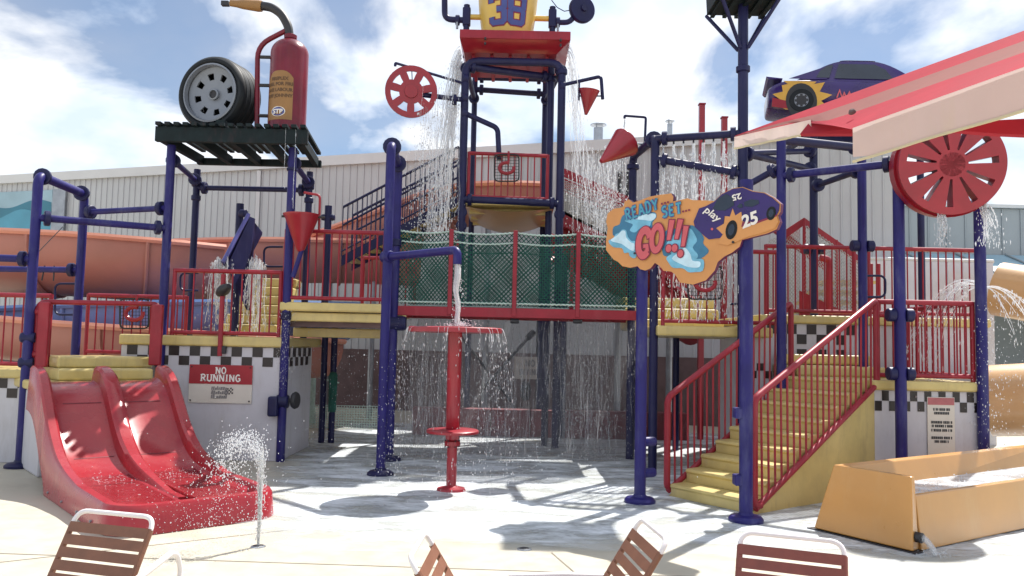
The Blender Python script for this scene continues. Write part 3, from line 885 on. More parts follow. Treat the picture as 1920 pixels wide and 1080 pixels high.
stick(br, 'post', W(848, 780, 15) * 1.0, W(850, 600, 15), .04, DARK, 8)
MB().lathe([(0, -.06), (.16, -.06), (.19, 0), (.16, .06), (0, .06)], W(985, 733, 15), (1, -.3, 0), 18).build('paddle_wheel', DARK, br, smooth=True)
# white safety netting along the far path
nt = thing('safety_net', 'low white safety net across the path behind the yellow deck', 'net', W(640, 800, 15.2))
a, b = W(566, 806, 14.6), W(712, 800, 14.6)
net_mesh((a.x, 14.6, .02), (b.x, 14.6, .02), (b.x, 14.6, .42), (a.x, 14.6, .42), 30, 9, .006, False).build('netting', WROPE, nt, kind='stuff')
for xx in (a.x, b.x): stick(nt, 'stake', (xx, 14.6, 0), (xx, 14.6, .5), .02, WROPE, 6)
bol = thing('rope_bollard', 'pale green capped rope bollard beyond the wall corner', 'bollard', W(585, 770, 15.5))
q = W(585, 770, 15.5)
MB().lathe([(0.075, 0), (.075, .06), (.055, .08), (.055, .95), (.075, .96), (.075, 1.02), (0, 1.05)], (q.x, 15.5, 0), (0, 0, 1), 16).build('shaft', WROPE, bol, smooth=True)
stick(bol, 'rope', (q.x, 15.5, .9), (q.x + .5, 15.5, .78), .015, WROPE, 6)
# ================================================================== PLAY STRUCTURE, tyre tower side
YF, YB = 10.6, 12.1
def V2(xy, z): return V((xy[0], xy[1], z))
P1 = xy_of(55, 600, 9.7); P2 = xy_of(147, 560, 11.0); P3 = xy_of(311, 480, YF); P4 = xy_of(538, 560, YF); P5 = xy_of(365, 420, YB); P6 = xy_of(578, 400, YB)

# left pipe arch
fr = thing('pipe_arch', 'blue pipe arch with bent top beside the red double slide', 'pipe frame', (P1[0], P1[1], 0))
zA = 3.54
pipe(fr, 'arch_pipe', [V2(P1, .03), V2(P1, zA), V2(P2, zA), V2(P2, 1.2)], PR, BLUE, .12)
MB().lathe([(0, 0.005), (0.17, 0.005), (0.17, 0.03), (0.14, 0.055), (0.075, 0.065), (0.06, 0.09)], (P1[0], P1[1], 0), (0, 0, 1), 24).build('foot_flange', NAVY, fr, smooth=True)
dd = V2(P2, zA) - V2(P1, zA)
coupling(fr, V2(P1, zA) + dd.normalized() * .10, dd, .105, .05); coupling(fr, V2(P2, zA) - dd.normalized() * .10, dd, .105, .05)
zB = W(75, 408, P1[1]).z
bar(fr, V2(P1, zB), V2(P3, W(311, 428, YF).z), BLUE, .045)
bar(fr, V2(P2, W(150, 398, P2[1]).z), V2(P3, W(311, 390, YF).z), BLUE, .04)
zc = W(60, 486, P1[1]).z
bar(fr, V2(P1, zc), V((P1[0] - 1.6, P1[1] - .2, zc)), BLUE, .045, True, False)
zd = W(140, 506, P2[1]).z
bar(fr, V2(P2, zd), V((P2[0] - 2.2, P2[1], zd - .02)), BLUE, .042, True, False)
for k in range(3): stick(fr, 'tie_strap', V((P2[0] - .62 + .13 * k, P2[1], zd + .05)), V((P2[0] - .66 + .16 * k, P2[1] - .03, zd - .16)), .01, DARK, 5)
for z in (W(50, 633, 9.7).z, W(50, 680, 9.7).z): coupling(fr, V2(P1, z), (1, .2, 0), .065, .16)
stick(fr, 'guy_wire', W(60, 485, 10.2), W(118, 425, 10.6), .006, DARK, 4)

# tyre tower
tt = thing('tyre_tower', 'blue four-legged pipe tower carrying the dark deck with giant tyre', 'tower', (P3[0], P3[1], 0))
zP = 4.16
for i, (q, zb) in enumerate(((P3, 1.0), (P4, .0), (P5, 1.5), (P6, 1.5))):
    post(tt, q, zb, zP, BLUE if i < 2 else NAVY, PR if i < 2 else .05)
pz = W(372, 352, YB).z
bar(tt, V2(P5, pz), V2(P6, pz), NAVY, .04)
for a, b in ((P3, P5), (P4, P6)): bar(tt, V2(a, 3.98), V2(b, 3.98), BLUE, .04)
for q in (P5, P6): coupling(tt, V2(q, 3.95), (0, 0, 1), .075, .12); coupling(tt, V2(q, 3.72), (0, 0, 1), .07, .08)
coupling(tt, V2(P4, 3.87), (0, 0, 1), .075, .04)
coupling(tt, V2(P4, .78), (1, .1, 0), .09, .16); coupling(tt, V2(P4, 1.9), (0, 0, 1), .07, .1)
# pump handle and hand wheel bolted to the front leg
MB().lathe([(0, -.03), (.10, -.03), (.115, 0), (.10, .03), (0, .03)], V2(P4, .78) + V((.17, -.02, .02)), (1, -.15, 0), 20).build('hand_wheel', DARK, tt, smooth=True)
MB().box(V2(P4, .72) + V((-.10, -.08, 0)), (.13, .10, .26)).build('pump_body', NAVY, tt, bevel=.03)
# deck of boards seen from beneath
dk = thing('tower_deck', 'dark slatted deck of boards on top of the tyre tower', 'deck', ((P3[0] + P4[0]) / 2, YF + .6, zP))
xl, xr = W(292, 240, 10.38).x, W(578, 240, 10.38).x
yf, yb = 10.36, 11.95
yb = 11.8; xlb, xrb = W(380, 290, 11.8).x - .05, W(604, 290, 11.8).x
def dkx(t, y): f = (y - yf) / (yb - yf); return (xl + (xr - xl) * t) * (1 - f) + (xlb + (xrb - xlb) * t) * f
def dkq(nm, t0, t1, y0, y1, z0, z1, bv=0.0):
    MB().slab([(dkx(t0, y0), y0), (dkx(t1, y0), y0), (dkx(t1, y1), y1), (dkx(t0, y1), y1)], z0, z1).build(nm, PALLET, dk, bevel=bv)
dkq('front_beam', 0, 1, yf, yf + .08, zP, zP + .2, .01)
dkq('rear_beam', 0, 1, yb - .08, yb, zP, zP + .10, .01)
for i in range(5):
    t_ = .02 + .92 * i / 4; dkq('joist', t_, t_ + .04, yf + .085, yb - .085, zP, zP + .12)
nb = 17
for i in range(nb):
    dkq('board', (i + .19) / nb, (i + .81) / nb, yf - .06, yb + .03, zP + .203, zP + .248, .008)
zD = zP + .248
# giant tyre
c = W(395, 172, 10.75); ax = V((-.24, -.97, -.02)).normalized(); RT = .52
c.z = zD + RT + .01
ty = thing('tyre_sculpture', 'giant black racing tyre with grey rim standing on the dark deck', 'tyre', (c.x, c.y, zD))
wd = .50
KT = 1.1
cc = c - ax * .22
prof = [(.37, wd / 2 - .03), (.40, wd / 2), (.43, wd / 2), (.462, wd / 2 - .035), (.47, wd / 2 - .07), (.47, -wd / 2 + .07), (.462, -wd / 2 + .035), (.42, -wd / 2), (.37, -wd / 2), (.36, -wd / 2 + .05), (.36, wd / 2 - .05), (.37, wd / 2 - .03)]
prof = [(r_ * KT, h_) for r_, h_ in prof]
MB().lathe(prof, cc, ax, 56).build('tyre', BLACK, ty, smooth=True)
for k in range(4):
    h = -.15 + .10 * k
    MB().lathe([(.4715 * KT, h - .022), (.476 * KT, h - .015), (.476 * KT, h + .015), (.4715 * KT, h + .022)], cc, ax, 56).build('tread_band', BLACK, ty, smooth=True)
rim = slotted_disc(cc + ax * (wd / 2 - .09), ax, .345 * KT, .19 * KT, .27 * KT, 8, .17, .17, .025, .2, .05)
rm = rim.build('rim', RIM, ty, smooth=False)
MB().lathe([(.345 * KT, -.02), (.368 * KT, -.01), (.372 * KT, .05), (.352 * KT, .055), (.338 * KT, .0)], cc + ax * (wd / 2 - .05), ax, 48).build('rim_lip', RIM, ty, smooth=True)
MB().lathe([(.075, 0), (.075, .05), (.058, .055), (.055, .02)], cc + ax * (wd / 2 - .135), ax, 24).build('hub', RIM, ty, smooth=True)
MB().lathe([(0, 0), (.056, 0)], cc + ax * (wd / 2 - .10), ax, 20).build('hub_bore', DARK, ty)
MB().lathe([(0, 0), (.36 * KT, 0)], cc - ax * (wd / 2 - .08), ax, 32).build('back_plate', BLACK, ty)
for k in (-1, 1):
    MB().box(V((c.x, c.y, zD + .035)) + V((k * .3 * .9, -k * .3 * .42, 0)), (.12, .4, .07)).build('chock', PALLET, ty)
# giant fuel bottle shaped like an extinguisher
bx = W(541, 160, 10.75)
bt = thing('giant_bottle', 'giant crimson fuel bottle with black hose and STP oval on gold label', 'bottle', (bx.x, bx.y, zD))
rbt_ = .255; top = W(541, 72, 10.75).z
prof = [(0, .0), (rbt_ - .02, .0), (rbt_, .025)]
hb = top - zD
prof += [(rbt_, hb - .24)] + [(rbt_ * math.cos(R_(a)), hb - .24 + .22 * math.sin(R_(a))) for a in range(10, 75, 10)] + [(.075, hb - .02), (.075, hb + .02)]
MB().lathe(prof, (bx.x, bx.y, zD + .005), (0, 0, 1), 36).build('body', MARO, bt, smooth=True)
MB().lathe([(.0, 0), (.085, 0), (.088, .05), (.07, .06), (0, .06)], (bx.x, bx.y, top - .01), (0, 0, 1), 20).build('neck_collar', MARO, bt, smooth=True)
hz = [W(543, 72, 10.75), W(541, 50, 10.75), W(528, 26, 10.75), W(508, 12, 10.72), W(488, 8, 10.7)]
for q in hz: q.y = bx.y
MB().tube(roundpath(hz, .2), [.06] * len(roundpath(hz, .2)), 14).build('hose', DARK, bt, smooth=True)
a, b = W(489, 9, 10.7), W(425, -3, 10.6)
a.y = b.y = bx.y
MB().tube([a, a.lerp(b, .1), a.lerp(b, .6), a.lerp(b, .8), b], [.075, .08, .065, .05, .045], 14).build('nozzle', GOLD, bt, smooth=True)
MB().box(b + V((-.07, 0, -.01)), (.10, .07, .06)).build('nozzle_tip', DARK, bt)
h0, h1, h2 = W(483, 222, 10.75), W(483, 85, 10.75), W(535, 58, 10.75)
for q in (h0, h1, h2): q.y = bx.y
pipe(bt, 'carry_handle', [V((h0.x, h0.y, zD)), V((h1.x, h1.y, h1.z)), h2], .035, MARO, .35)
for v in (107, 160, 217):
    q = W(490, v, 10.75); stick(bt, 'handle_strut', (h0.x, bx.y, q.z), (bx.x - rbt_ + .02, bx.y, q.z), .025, DARK, 8)
# label wrapped on the bottle
def wrapx(x, z, off): a_ = x / rbt_; aa = -math.pi / 2 + a_ - .22; return V((bx.x + (rbt_ + off) * math.cos(aa), bx.y + (rbt_ + off) * math.sin(aa), z))
lb = MB(); zl0, zl1 = W(541, 224, 10.5).z, W(541, 132, 10.5).z
nx = 14
for i in range(nx):
    xa, xb = -.19 + .38 * i / nx, -.19 + .38 * (i + 1) / nx
    za, zb_ = zl1 - .10 * abs(xa / .19) ** 3, zl1 - .10 * abs(xb / .19) ** 3
    lb.add([wrapx(xa, zl0, .003), wrapx(xb, zl0, .003), wrapx(xb, zb_, .003), wrapx(xa, za, .003)], [(0, 1, 2, 3)])
lab_o = lb.build('label', GOLD, bt)
def wraptext(vf, z, off, nm, m, par):
    mb = MB(); mb.add([wrapx(p[0], z + p[1], off + (p[2] if len(p) > 2 else 0)) for p in vf[0]], vf[1]); return mb.build(nm, m, par)
for k, (body, v) in enumerate((('FIREPLEX', 150), ('FUEL FOR FIRE', 160), ('AXE LABOUR', 171), ('OFF JOHNNY', 182))):
    wraptext(text2d(body, .062, .0025, 0, .98), W(541, v, 10.5).z, .006, 'print', GOLDB, lab_o)
zo = W(541, 209, 10.5).z
wraptext(ellipse2d(.10, .068), zo, .006, 'oval_border', TXTW, lab_o)
wraptext(ellipse2d(.088, .056), zo, .009, 'oval', NUMB, lab_o)
wraptext(text2d('STP', .085, .003), zo - .03, .012, 'lettering', TXTW, lab_o)

# ------------------------------------------------------------------ slide deck blocks with checkered tiles
def checker(parent, o, ex, n, size, ez_, z, rows=2, start=0, m=BLACKT, hgt=None, th=.006):
    hgt = hgt or size
    for r in range(rows):
        for i in range(n):
            if (i + r + start) % 2: continue
            c_ = V(o) + V(ex) * (size * (i + .5)) + V((0, 0, z - hgt * (r + .5)))
            x, y, nn = V(ex).normalized(), V((0, 0, 1)), V(ez_)
            s2 = size * .5 - .0015; h2 = hgt * .5 - .0015
            MB().prism([c_ - x * s2 - y * h2, c_ + x * s2 - y * h2, c_ + x * s2 + y * h2, c_ - x * s2 + y * h2], nn * th).build('tile', m, parent)
ZD1, ZD2 = 1.62, 2.10
xr = W(529, 740, YF).x; xl = xr - 2.15
blk = thing('deck_block', 'white deck block with checkered tile band and yellow slab under the NO RUNNING sign', 'platform', ((xl + xr) / 2, 11.3, 0))
blkw = MB().box(((xl + xr) / 2, (YF + 12.1) / 2, .74), (xr - xl, 12.1 - YF, 1.48)).build('wall', WHITE, blk, bevel=.008)
sl = MB().slab([(xl - .02, YF - .05), (xr - .02, YF - .05), (xr + .02, 12.6), (xl - .02, 12.6)], 1.483, ZD1).build('slab', YEL, blk, bevel=.03)
tsz = .138
checker(blkw, (xr, YF - .001, 0), (-1, 0, 0), 15, tsz, (0, -1, 0), 1.478, 2, 0, hgt=.125)
checker(blkw, (xr + .001, YF + .02, 0), (0, 1, 0), 10, tsz, (1, 0, 0), 1.478, 2, 1, hgt=.125)
for zz in (1.33, 1.28): stick(blk, 'screw', (xr - .04, YF - .004, zz), (xr - .04, YF + .01, zz), .012, DARK, 6)
# NO RUNNING sign
a, b = W(356, 683, YF - .02), W(471, 757, YF - .02)
sg = thing('no_running_sign', 'NO RUNNING sign with red header and racetrack emblem on white deck block', 'sign', ((a.x + b.x) / 2, YF - .02, b.z))
zh = W(410, 720, YF - .02).z; cx = (a.x + b.x) / 2; wS = b.x - a.x
MB().box((cx, YF - .012, (a.z + b.z) / 2), (wS, .012, a.z - b.z)).build('panel', SIGNW, sg)
hdr = MB().box((cx, YF - .021, (a.z + zh) / 2), (wS, .004, a.z - zh)).build('header', SIGNR, sg)
ex, ey, ez = V((1, 0, 0)), V((0, 0, 1)), V((0, -1, 0))
tx = MB(); put2d(tx, slab_text('NO', .085, .2, True, 1.1), (cx, YF - .026, a.z - .115), ex, ey, ez); put2d(tx, slab_text('RUNNING', .09, .2, True, 1.12), (cx, YF - .026, zh + .035), ex, ey, ez)
tx.build('lettering', TXTW, hdr)
em = MB(); zc_ = (zh + b.z) / 2
random.seed(3)
for (body, dz, sz) in (('Speedway', .03, .085), ('Raceway', -.045, .085)): pass
for r in range(3):
    xs = cx - .12
    while xs < cx + .08:
        ww = random.uniform(.014, .03); hh_ = random.uniform(.03, .055)
        put2d(em, ([(0, 0), (ww, 0), (ww * 1.3, hh_), (ww * .3, hh_)], [(0, 1, 2, 3)]), (xs, YF - .020, zc_ + .045 - r * .055), ex, ey, ez, .001 * r); xs += ww + .004
em.build('emblem', GREYINK, sg)
fl = MB()
for i in range(5):
    for j in range(4):
        if (i + j) % 2 == 0: put2d(fl, ([(0, 0), (.02, .004), (.02, .024), (0, .02)], [(0, 1, 2, 3)]), (cx + .07 + i * .02, YF - .021, zc_ - .02 + j * .022 + i * .004), ex, ey, ez)
fl.build('flag_print', INK, sg)
for (px, pz_) in ((a.x + .03, b.z + .03), (b.x - .03, b.z + .03), (a.x + .03, a.z - .03), (b.x - .03, a.z - .03)):
    stick(sg, 'bolt', (px, YF - .018, pz_), (px, YF - .03, pz_), .01, DARK, 8)
# railing on the block
ra, rb_ = W(322, 632, YF), W(522, 634, YF)
t = railing('deck_railing', 'red railing on the yellow slab above the NO RUNNING sign', (ra.x, YF, ZD1 - .02), (rb_.x, YF, ZD1 - .02), .88, .118)
# water-cannon stand in front of it
q = W(415, 600, YF - .07)
wc = thing('water_cannon', 'red post with black hand-aimed water cannon in front of the deck railing', 'water cannon', (q.x, q.y, 1.3))
stick(wc, 'post', (q.x, q.y, 1.36), (q.x, q.y, W(415, 515, YF).z), .032, RED, 10)
MB().lathe([(0, -.10), (.05, -.10), (.075, -.03), (.075, .05), (.05, .12), (.03, .16), (0, .16)], W(418, 545, YF - .08), (.6, -.5, .3), 14).build('barrel', DARK, wc, smooth=True)
MB().box(W(417, 656, YF - .06), (.10, .05, .10)).build('bracket', DARK, wc, bevel=.01)

# ------------------------------------------------------------------ yellow stairs rising behind the block
stt = thing('yellow_stairs', 'yellow rubber-coated stairs rising behind the deck railing to the upper deck', 'stairs', W(480, 600, 12.2))
x0, x1 = W(425, 600, 12.3).x, W(528, 600, 12.3).x
for i in range(6):
    y0 = 12.05 + .2 * i; z1 = 1.66 + .155 * (i + 1)
    MB().box(((x0 + x1) / 2, y0 + .16, z1 - .08), (x1 - x0, .32, .15)).build('step', YEL, stt, bevel=.035)
# blue spill chute
PRAIL = mat('highlit_blue_rail', (0.10, 0.10, 0.30), 0.2, 0.15, 4.0, coat=0.5)  # glossy rail; its highlights are put into this paler blue
ch = thing('spill_chute', 'dark blue tilted spill chute pouring water beside the yellow stairs', 'chute', W(450, 600, 11.6))
dch = 11.5
A0, A1 = W(466, 402, dch), W(418, 492, dch - .5)
B0, B1 = W(473, 424, dch + .25), W(428, 508, dch - .3)
ad, bd = (A1 - A0), (B1 - B0)
for (s0, s1) in ((A0, A1), (B0, B1)): stick(ch, 'side_rail', s0, s1, .030, PRAIL, 10)
MB().prism([A0, A1, B1 + V((.06, .3, -.05)), B0 + V((.06, .3, -.05))], (0, 0, -.03)).build('chute_bed', NAVY, ch)
pm_ = W(470, 440, dch)
MB().prism([A0 + V((.02, .02, -.03)), V((A0.x + .05, dch + .1, A0.z - .04)), V((A0.x + .05, dch + .1, 2.0)), V((A1.x + .22, dch - .1, 2.0)), A1 + V((.04, .05, -.05))], (0, .05, 0)).build('side_panel', NAVY, ch)
stick(ch, 'post', (W(445, 500, 11.9).x, 11.9, 1.6), (W(445, 500, 11.9).x, 11.9, W(446, 382, 11.9).z), .055, NAVY, 14)
coupling(ch, W(456, 400, 11.8), (1, -.3, 0), .06, .1)
# grab loops either side of the stairs
def grab(label, u0, u1, v0, v1, d, m=NAVY):
    t = thing('grab_handle', label, 'handle', W(u0, v1, d))
    p = [W(u0, v0, d), W(u1, v0, d), W(u1, v1, d), W(u0, v1, d)]
    pipe(t, 'loop', p, .016, m, .09, 8); return t
grab('dark blue grab loop above the yellow stairs beside the red post', 530, 495, 463, 500, 11.9)
grab('dark blue grab loop at the foot of the chute by the tower leg', 372, 338, 512, 545, 11.6)
grab('dark grab loop on the pipe arch over the slide entry', 150, 103, 532, 590, 11.2)

# ------------------------------------------------------------------ upper deck with red railings (z 2.1)
x0, x1 = W(526, 572, YF).x, W(722, 575, YF).x
ud = thing('upper_deck', 'yellow upper deck with stepped beam underside between tower leg and rope bridge', 'platform', ((x0 + x1) / 2, 11.4, ZD2 - .4))
MB().slab([(x0, YF - .06), (x1 + .02, YF - .06), (x1 + .02, 13.2), (x0, 13.2)], ZD2 - .13, ZD2 - .01).build('slab', YEL, ud, bevel=.03)
MB().box(((x0 + x1) / 2, YF + .05, ZD2 - .20), (x1 - x0 - .05, .10, .12)).build('front_beam', YEL, ud, bevel=.02)
MB().box(((x0 + x1) / 2, YF + .62, ZD2 - .40), (x1 - x0 - .05, .12, .13)).build('rear_beam', YEL, ud, bevel=.02)
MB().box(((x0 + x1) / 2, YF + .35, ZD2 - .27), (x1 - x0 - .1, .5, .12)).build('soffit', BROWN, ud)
for k in range(2):
    xx = W((607, 625)[k], 700, 12.6).x; post(ud, (xx, 12.6), 0, ZD2 - .15, NAVY, .05)
MB().lathe([(0.06, .0), (.07, .55), (.05, .6), (.0, .62)], (W(625, 700, 12.4).x, 12.4, .5), (0, 0, 1), 10).build('green_wrap', GREEN, ud)
railing('upper_deck_railing', 'red railing along the front of the yellow upper deck', (x0 + .04, YF, ZD2 - .01), (x1 - .03, YF, ZD2 - .01), .95, .10)
railing('upper_deck_side_railing', 'red side railing behind the red funnel on the upper deck', (x0 + .02, YF + .12, ZD2 - .01), (x0 - .55, 13.0, ZD2 + .1), .98, .13)
railing('upper_deck_back_railing', 'red back railing across the rear of the upper deck', (x0 + .65, 12.9, ZD2 - .01), (x1 + .1, 12.9, ZD2 - .01), .85, .13)
# red funnel bucket
fc = W(566, 402, YF - .25)
fn = thing('tipping_funnel', 'red cone funnel hanging from a thin bent pipe at the upper deck corner', 'funnel', W(566, 470, YF - .25))
h_ = W(566, 402, fc.y).z - W(566, 472, fc.y).z
MB().lathe([(.03, -h_), (.06, -h_ * .93), (.215, -.04), (.235, -.02), (.24, 0), (.22, 0), (.20, -.05), (.03, -h_ * .9)], fc, (0, 0, 1), 28).build('cone', REDPL, fn, smooth=True)
pipe(fn, 'feed_pipe', [W(570, 361, fc.y + .05), W(600, 366, fc.y + .05), W(598, 432, fc.y + .12)], .016, RED, .05, 8)
stick(fn, 'pivot_bar', fc + V((-.26, 0, -.03)), fc + V((.30, 0, -.03)), .016, DARK, 8)
stick(fn, 'counterweight', W(566, 468, fc.y), W(549, 520, fc.y - .02), .03, BLUE, 10)
# short blue posts behind the railing
for (u, v, lab) in ((616, 386, 'short blue capped post with side coupling behind the upper deck railing'),):
    q = W(u, v, 12.2); t = thing('stub_post', lab, 'post', (q.x, 12.2, ZD2))
    stick(t, 'post', (q.x, 12.2, ZD2), (q.x, 12.2, q.z), .055, NAVY, 14); coupling(t, (q.x, 12.2, q.z - .18), (1, 0, 0), .05, .2)

# ------------------------------------------------------------------ red double slide
sd_dir = V((.66, -.75, 0)).normalized(); sw = V((-sd_dir.y, sd_dir.x, 0))     # sw: to the right as one looks at its front
if sw.x < 0: sw = -sw
bc = V((-2.56, 6.86, 0)); Ls = 3.2; tcn = bc - sd_dir * Ls; HW = .72
def zprof(s):
    K = [(-.15, 1.07), (.12, 1.06), (.35, .94), (.62, .67), (.90, .41), (1.2, .255), (1.55, .195), (2.0, .175), (3.3, .16)]
    for (a, za), (b, zb) in zip(K[:-1], K[1:]):
        if s <= b:
            t = (s - a) / (b - a); t = max(0, t); return za + (zb - za) * t
    return .16
def zs_(s): return sum(zprof(s + k * .05) for k in range(-3, 4)) / 7
ks = thing('kiddie_slide', 'glossy red double-lane fibreglass slide running out onto the wet concrete', 'slide', (bc.x, bc.y, 0))
steps = [-.12 + (Ls + .12) * i / 46 for i in range(47)]
def wallh(s): return .18 if s < 1.0 else max(.075, .18 - (s - 1.0) * .10)
def pt(s, n, z): return tcn + sd_dir * s + sw * n + V((0, 0, z))
def strip(prof_fn, nm, s0=-1, s1=9, m=REDFG, caps=True):
    rings = [[pt(s, n, z) for (n, z) in prof_fn(s)] for s in steps if s0 <= s <= s1]
    return MB().loft(rings, True, caps).build(nm, m, ks, smooth=True)
CRN = .30                              # rounded plan at the run-out end
def nlim(s, inset):
    e = s - (Ls - CRN)
    if e <= 0: return HW - inset
    r = CRN - inset
    return HW - CRN + math.sqrt(max(0.0, r * r - min(e, r) ** 2))
def lane(sgn):
    def f(s):
        s2 = min(s, Ls - .07); z = zs_(s); a, b = .07, nlim(s2, .10)
        q = [(a, z + .02), (a + .06, z), (b - .09, z), (b, z + .05 if s < 2.7 else z), (b + .02, z - .03), (a, z - .03)]
        return [(n * sgn, zz) for n, zz in q]
    return f
def lane_strip(sgn):
    ss = [s for s in steps if s < Ls - .08] + [Ls - .07]
    rings = [[pt(s, n, z) for (n, z) in lane(sgn)(s)] for s in ss]
    MB().loft(rings, True, True).build('lane', REDFG, ks, smooth=True)
lane_strip(-1); lane_strip(1)
def side(sgn):
    def f(s):
        z = zs_(s); h = wallh(s)
        o_, i_ = HW, HW - .13
        zb = 0.004 if s > .9 else max(.004, z - .30)
        q = [(i_, z - .02), (i_ + .015, z + h - .03), (i_ + .04, z + h), (o_ - .02, z + h), (o_, z + h - .03), (o_ + .02, zb), (o_ - .03, zb), (i_ + .03, z - .04)]
        return [(n * sgn, zz) for n, zz in q]
    return f
strip(side(-1), 'side_wall', -1, Ls - CRN); strip(side(1), 'side_wall', -1, Ls - CRN)
def divf(s):
    z = zs_(s); h = wallh(s) * .95 if s < 1.1 else max(.012, .165 - (s - 1.1) * .12)
    w_ = .10 - .02 * min(1, max(0, s - 1))
    return [(-w_, z - .02), (-w_ + .02, z + h - .03), (-w_ + .05, z + h), (w_ - .05, z + h), (w_ - .02, z + h - .03), (w_, z - .02)]
strip(divf, 'divider', -1, 2.75)
SEAM = mat('seam_sealant', (0.16, 0.012, 0.02), 0.6, 0.2, 6.0)
for sgn in (-1, 1):
    for s0_ in (.42, 1.02, 1.75):
        q_ = [pt(s0_ + e_, sgn * n_, zs_(s0_ + e_) + .0025) for n_, e_ in ((.12, 0), (HW - .22, 0), (HW - .22, .012), (.12, .012))]
        MB().add(q_, [(0, 1, 2, 3)]).build('seam', SEAM, ks)
    for s0_ in (1.15, 1.7, 2.25, 2.7):
        stick(ks, 'skirt_bolt', pt(s0_, sgn * (HW + .012), .06), pt(s0_, sgn * (HW + .03), .06), .012, GALV, 8)
# front lip running round the two rounded corners
pth = []
s_end = max(s for s in steps if s <= Ls - CRN)
pth.append((-HW, s_end, -1.0, 0.0))
for k in range(9):
    a = R_(90 * k / 8); pth.append((-(HW - CRN) - CRN * math.cos(a), Ls - CRN + CRN * math.sin(a), -math.cos(a), math.sin(a)))
for k in range(9):
    a = R_(90 - 90 * k / 8); pth.append(((HW - CRN) + CRN * math.cos(a), Ls - CRN + CRN * math.sin(a), math.cos(a), math.sin(a)))
pth.append((HW, s_end, 1.0, 0.0))
rings = []
for (n, s, dn_, ds_) in pth:
    z = zs_(s); h = wallh(s)
    q = [(-.13, z - .02), (-.115, z + h - .03), (-.09, z + h), (-.02, z + h), (0, z + h - .03), (.02, .004), (-.03, .004), (-.10, .02)]
    rings.append([pt(s + ds_ * o_, n + dn_ * o_, zz) for o_, zz in q])
MB().loft(rings, True, True).build('front_lip', REDFG, ks, smooth=True)
# pool of water held behind the lip
pl_ = MB(); ptsL = []
for i in range(13):
    s = 1.45 + (Ls - .14 - 1.45) * i / 12; ptsL.append(s)
for sgn in (-1, 1):
    for i in range(12):
        a_, b_ = ptsL[i], ptsL[i + 1]
        q4 = [pt(a_, sgn * .09, zs_(a_) + .012), pt(b_, sgn * .09, zs_(b_) + .012), pt(b_, sgn * (nlim(b_, .15)), zs_(b_) + .012), pt(a_, sgn * (nlim(a_, .15)), zs_(a_) + .012)]
        if (q4[1] - q4[0]).cross(q4[2] - q4[0]).z < 0: q4.reverse()
        pl_.add(q4, [(0, 1, 2, 3)])
def wet_mat():
    m = bpy.data.materials.new('clear_water'); m.use_nodes = True
    n, l = m.node_tree.nodes, m.node_tree.links; n.remove(n['Principled BSDF'])
    geo = n.new('ShaderNodeNewGeometry'); nz = n.new('ShaderNodeTexNoise'); nz.inputs['Scale'].default_value = 9; nz.inputs['Distortion'].default_value = 1.5
    l.new(geo.outputs['Position'], nz.inputs['Vector'])
    bp = n.new('ShaderNodeBump'); bp.inputs['Strength'].default_value = .35; bp.inputs['Distance'].default_value = .02; l.new(nz.outputs['Fac'], bp.inputs['Height'])
    tp = n.new('ShaderNodeBsdfTransparent'); tp.inputs['Color'].default_value = (.97, .97, .97, 1); gl = n.new('ShaderNodeBsdfGlossy'); gl.inputs['Roughness'].default_value = .05; l.new(bp.outputs[0], gl.inputs['Normal'])
    fr_ = n.new('ShaderNodeFresnel'); fr_.inputs['IOR'].default_value = 1.33; l.new(bp.outputs[0], fr_.inputs['Normal'])
    mx = n.new('ShaderNodeMixShader'); l.new(fr_.outputs[0], mx.inputs[0]); l.new(tp.outputs[0], mx.inputs[1]); l.new(gl.outputs[0], mx.inputs[2])
    l.new(mx.outputs[0], n['Material Output'].inputs['Surface']); return m
CLEAR = wet_mat()
pl_.build('water_layer', CLEAR, ks, smooth=True)
# deck at the slide top: two yellow steps and the block on its other side
dt = thing('slide_deck', 'low yellow stepped deck at the top of the red double slide', 'platform', (tcn.x, tcn.y, 0))
nS = -sd_dir
def quadslab(o, nm, s0, s1, n0, n1, z0, z1, m):
    MB().slab([tuple((tcn - sd_dir * s0 + sw * n0)[:2]), tuple((tcn - sd_dir * s0 + sw * n1)[:2]), tuple((tcn - sd_dir * s1 + sw * n1)[:2]), tuple((tcn - sd_dir * s1 + sw * n0)[:2])], z0, z1).build(nm, m, o, bevel=.03)
quadslab(dt, 'slab', .12, 2.2, -.62, .62, .94, 1.05, YEL)
quadslab(dt, 'wall', .2, 2.1, -.58, .58, 0, .94, WHITE)
quadslab(dt, 'step', .55, 1.6, -.35, .72, 1.05, 1.19, YEL)
quadslab(dt, 'step', .85, 1.6, -.30, .80, 1.19, 1.33, YEL)
# side block of the slide deck
xa = W(92, 700, 10.0).x
sb = thing('side_block', 'white checkered deck block beside the blue pipe arch and red slide', 'platform', (xa - .9, 10.6, 0))
sbw = MB().box((xa - 1.0, 10.62, .52), (2.0, 1.2, 1.04)).build('wall', WHITE, sb, bevel=.008)
MB().box((xa - 1.0, 10.60, 1.10), (2.06, 1.34, .115)).build('slab', YEL, sb, bevel=.03)
checker(sbw, (xa, 10.02 - .001, 0), (-1, 0, 0), 10, .13, (0, -1, 0), 1.035, 2, 0, hgt=.12)
railing('side_block_railing', 'red railing with white pickets beside the pipe arch', (xa - .06, 10.05, 1.155), (xa - 1.2, 10.05, 1.155), .92, .11)
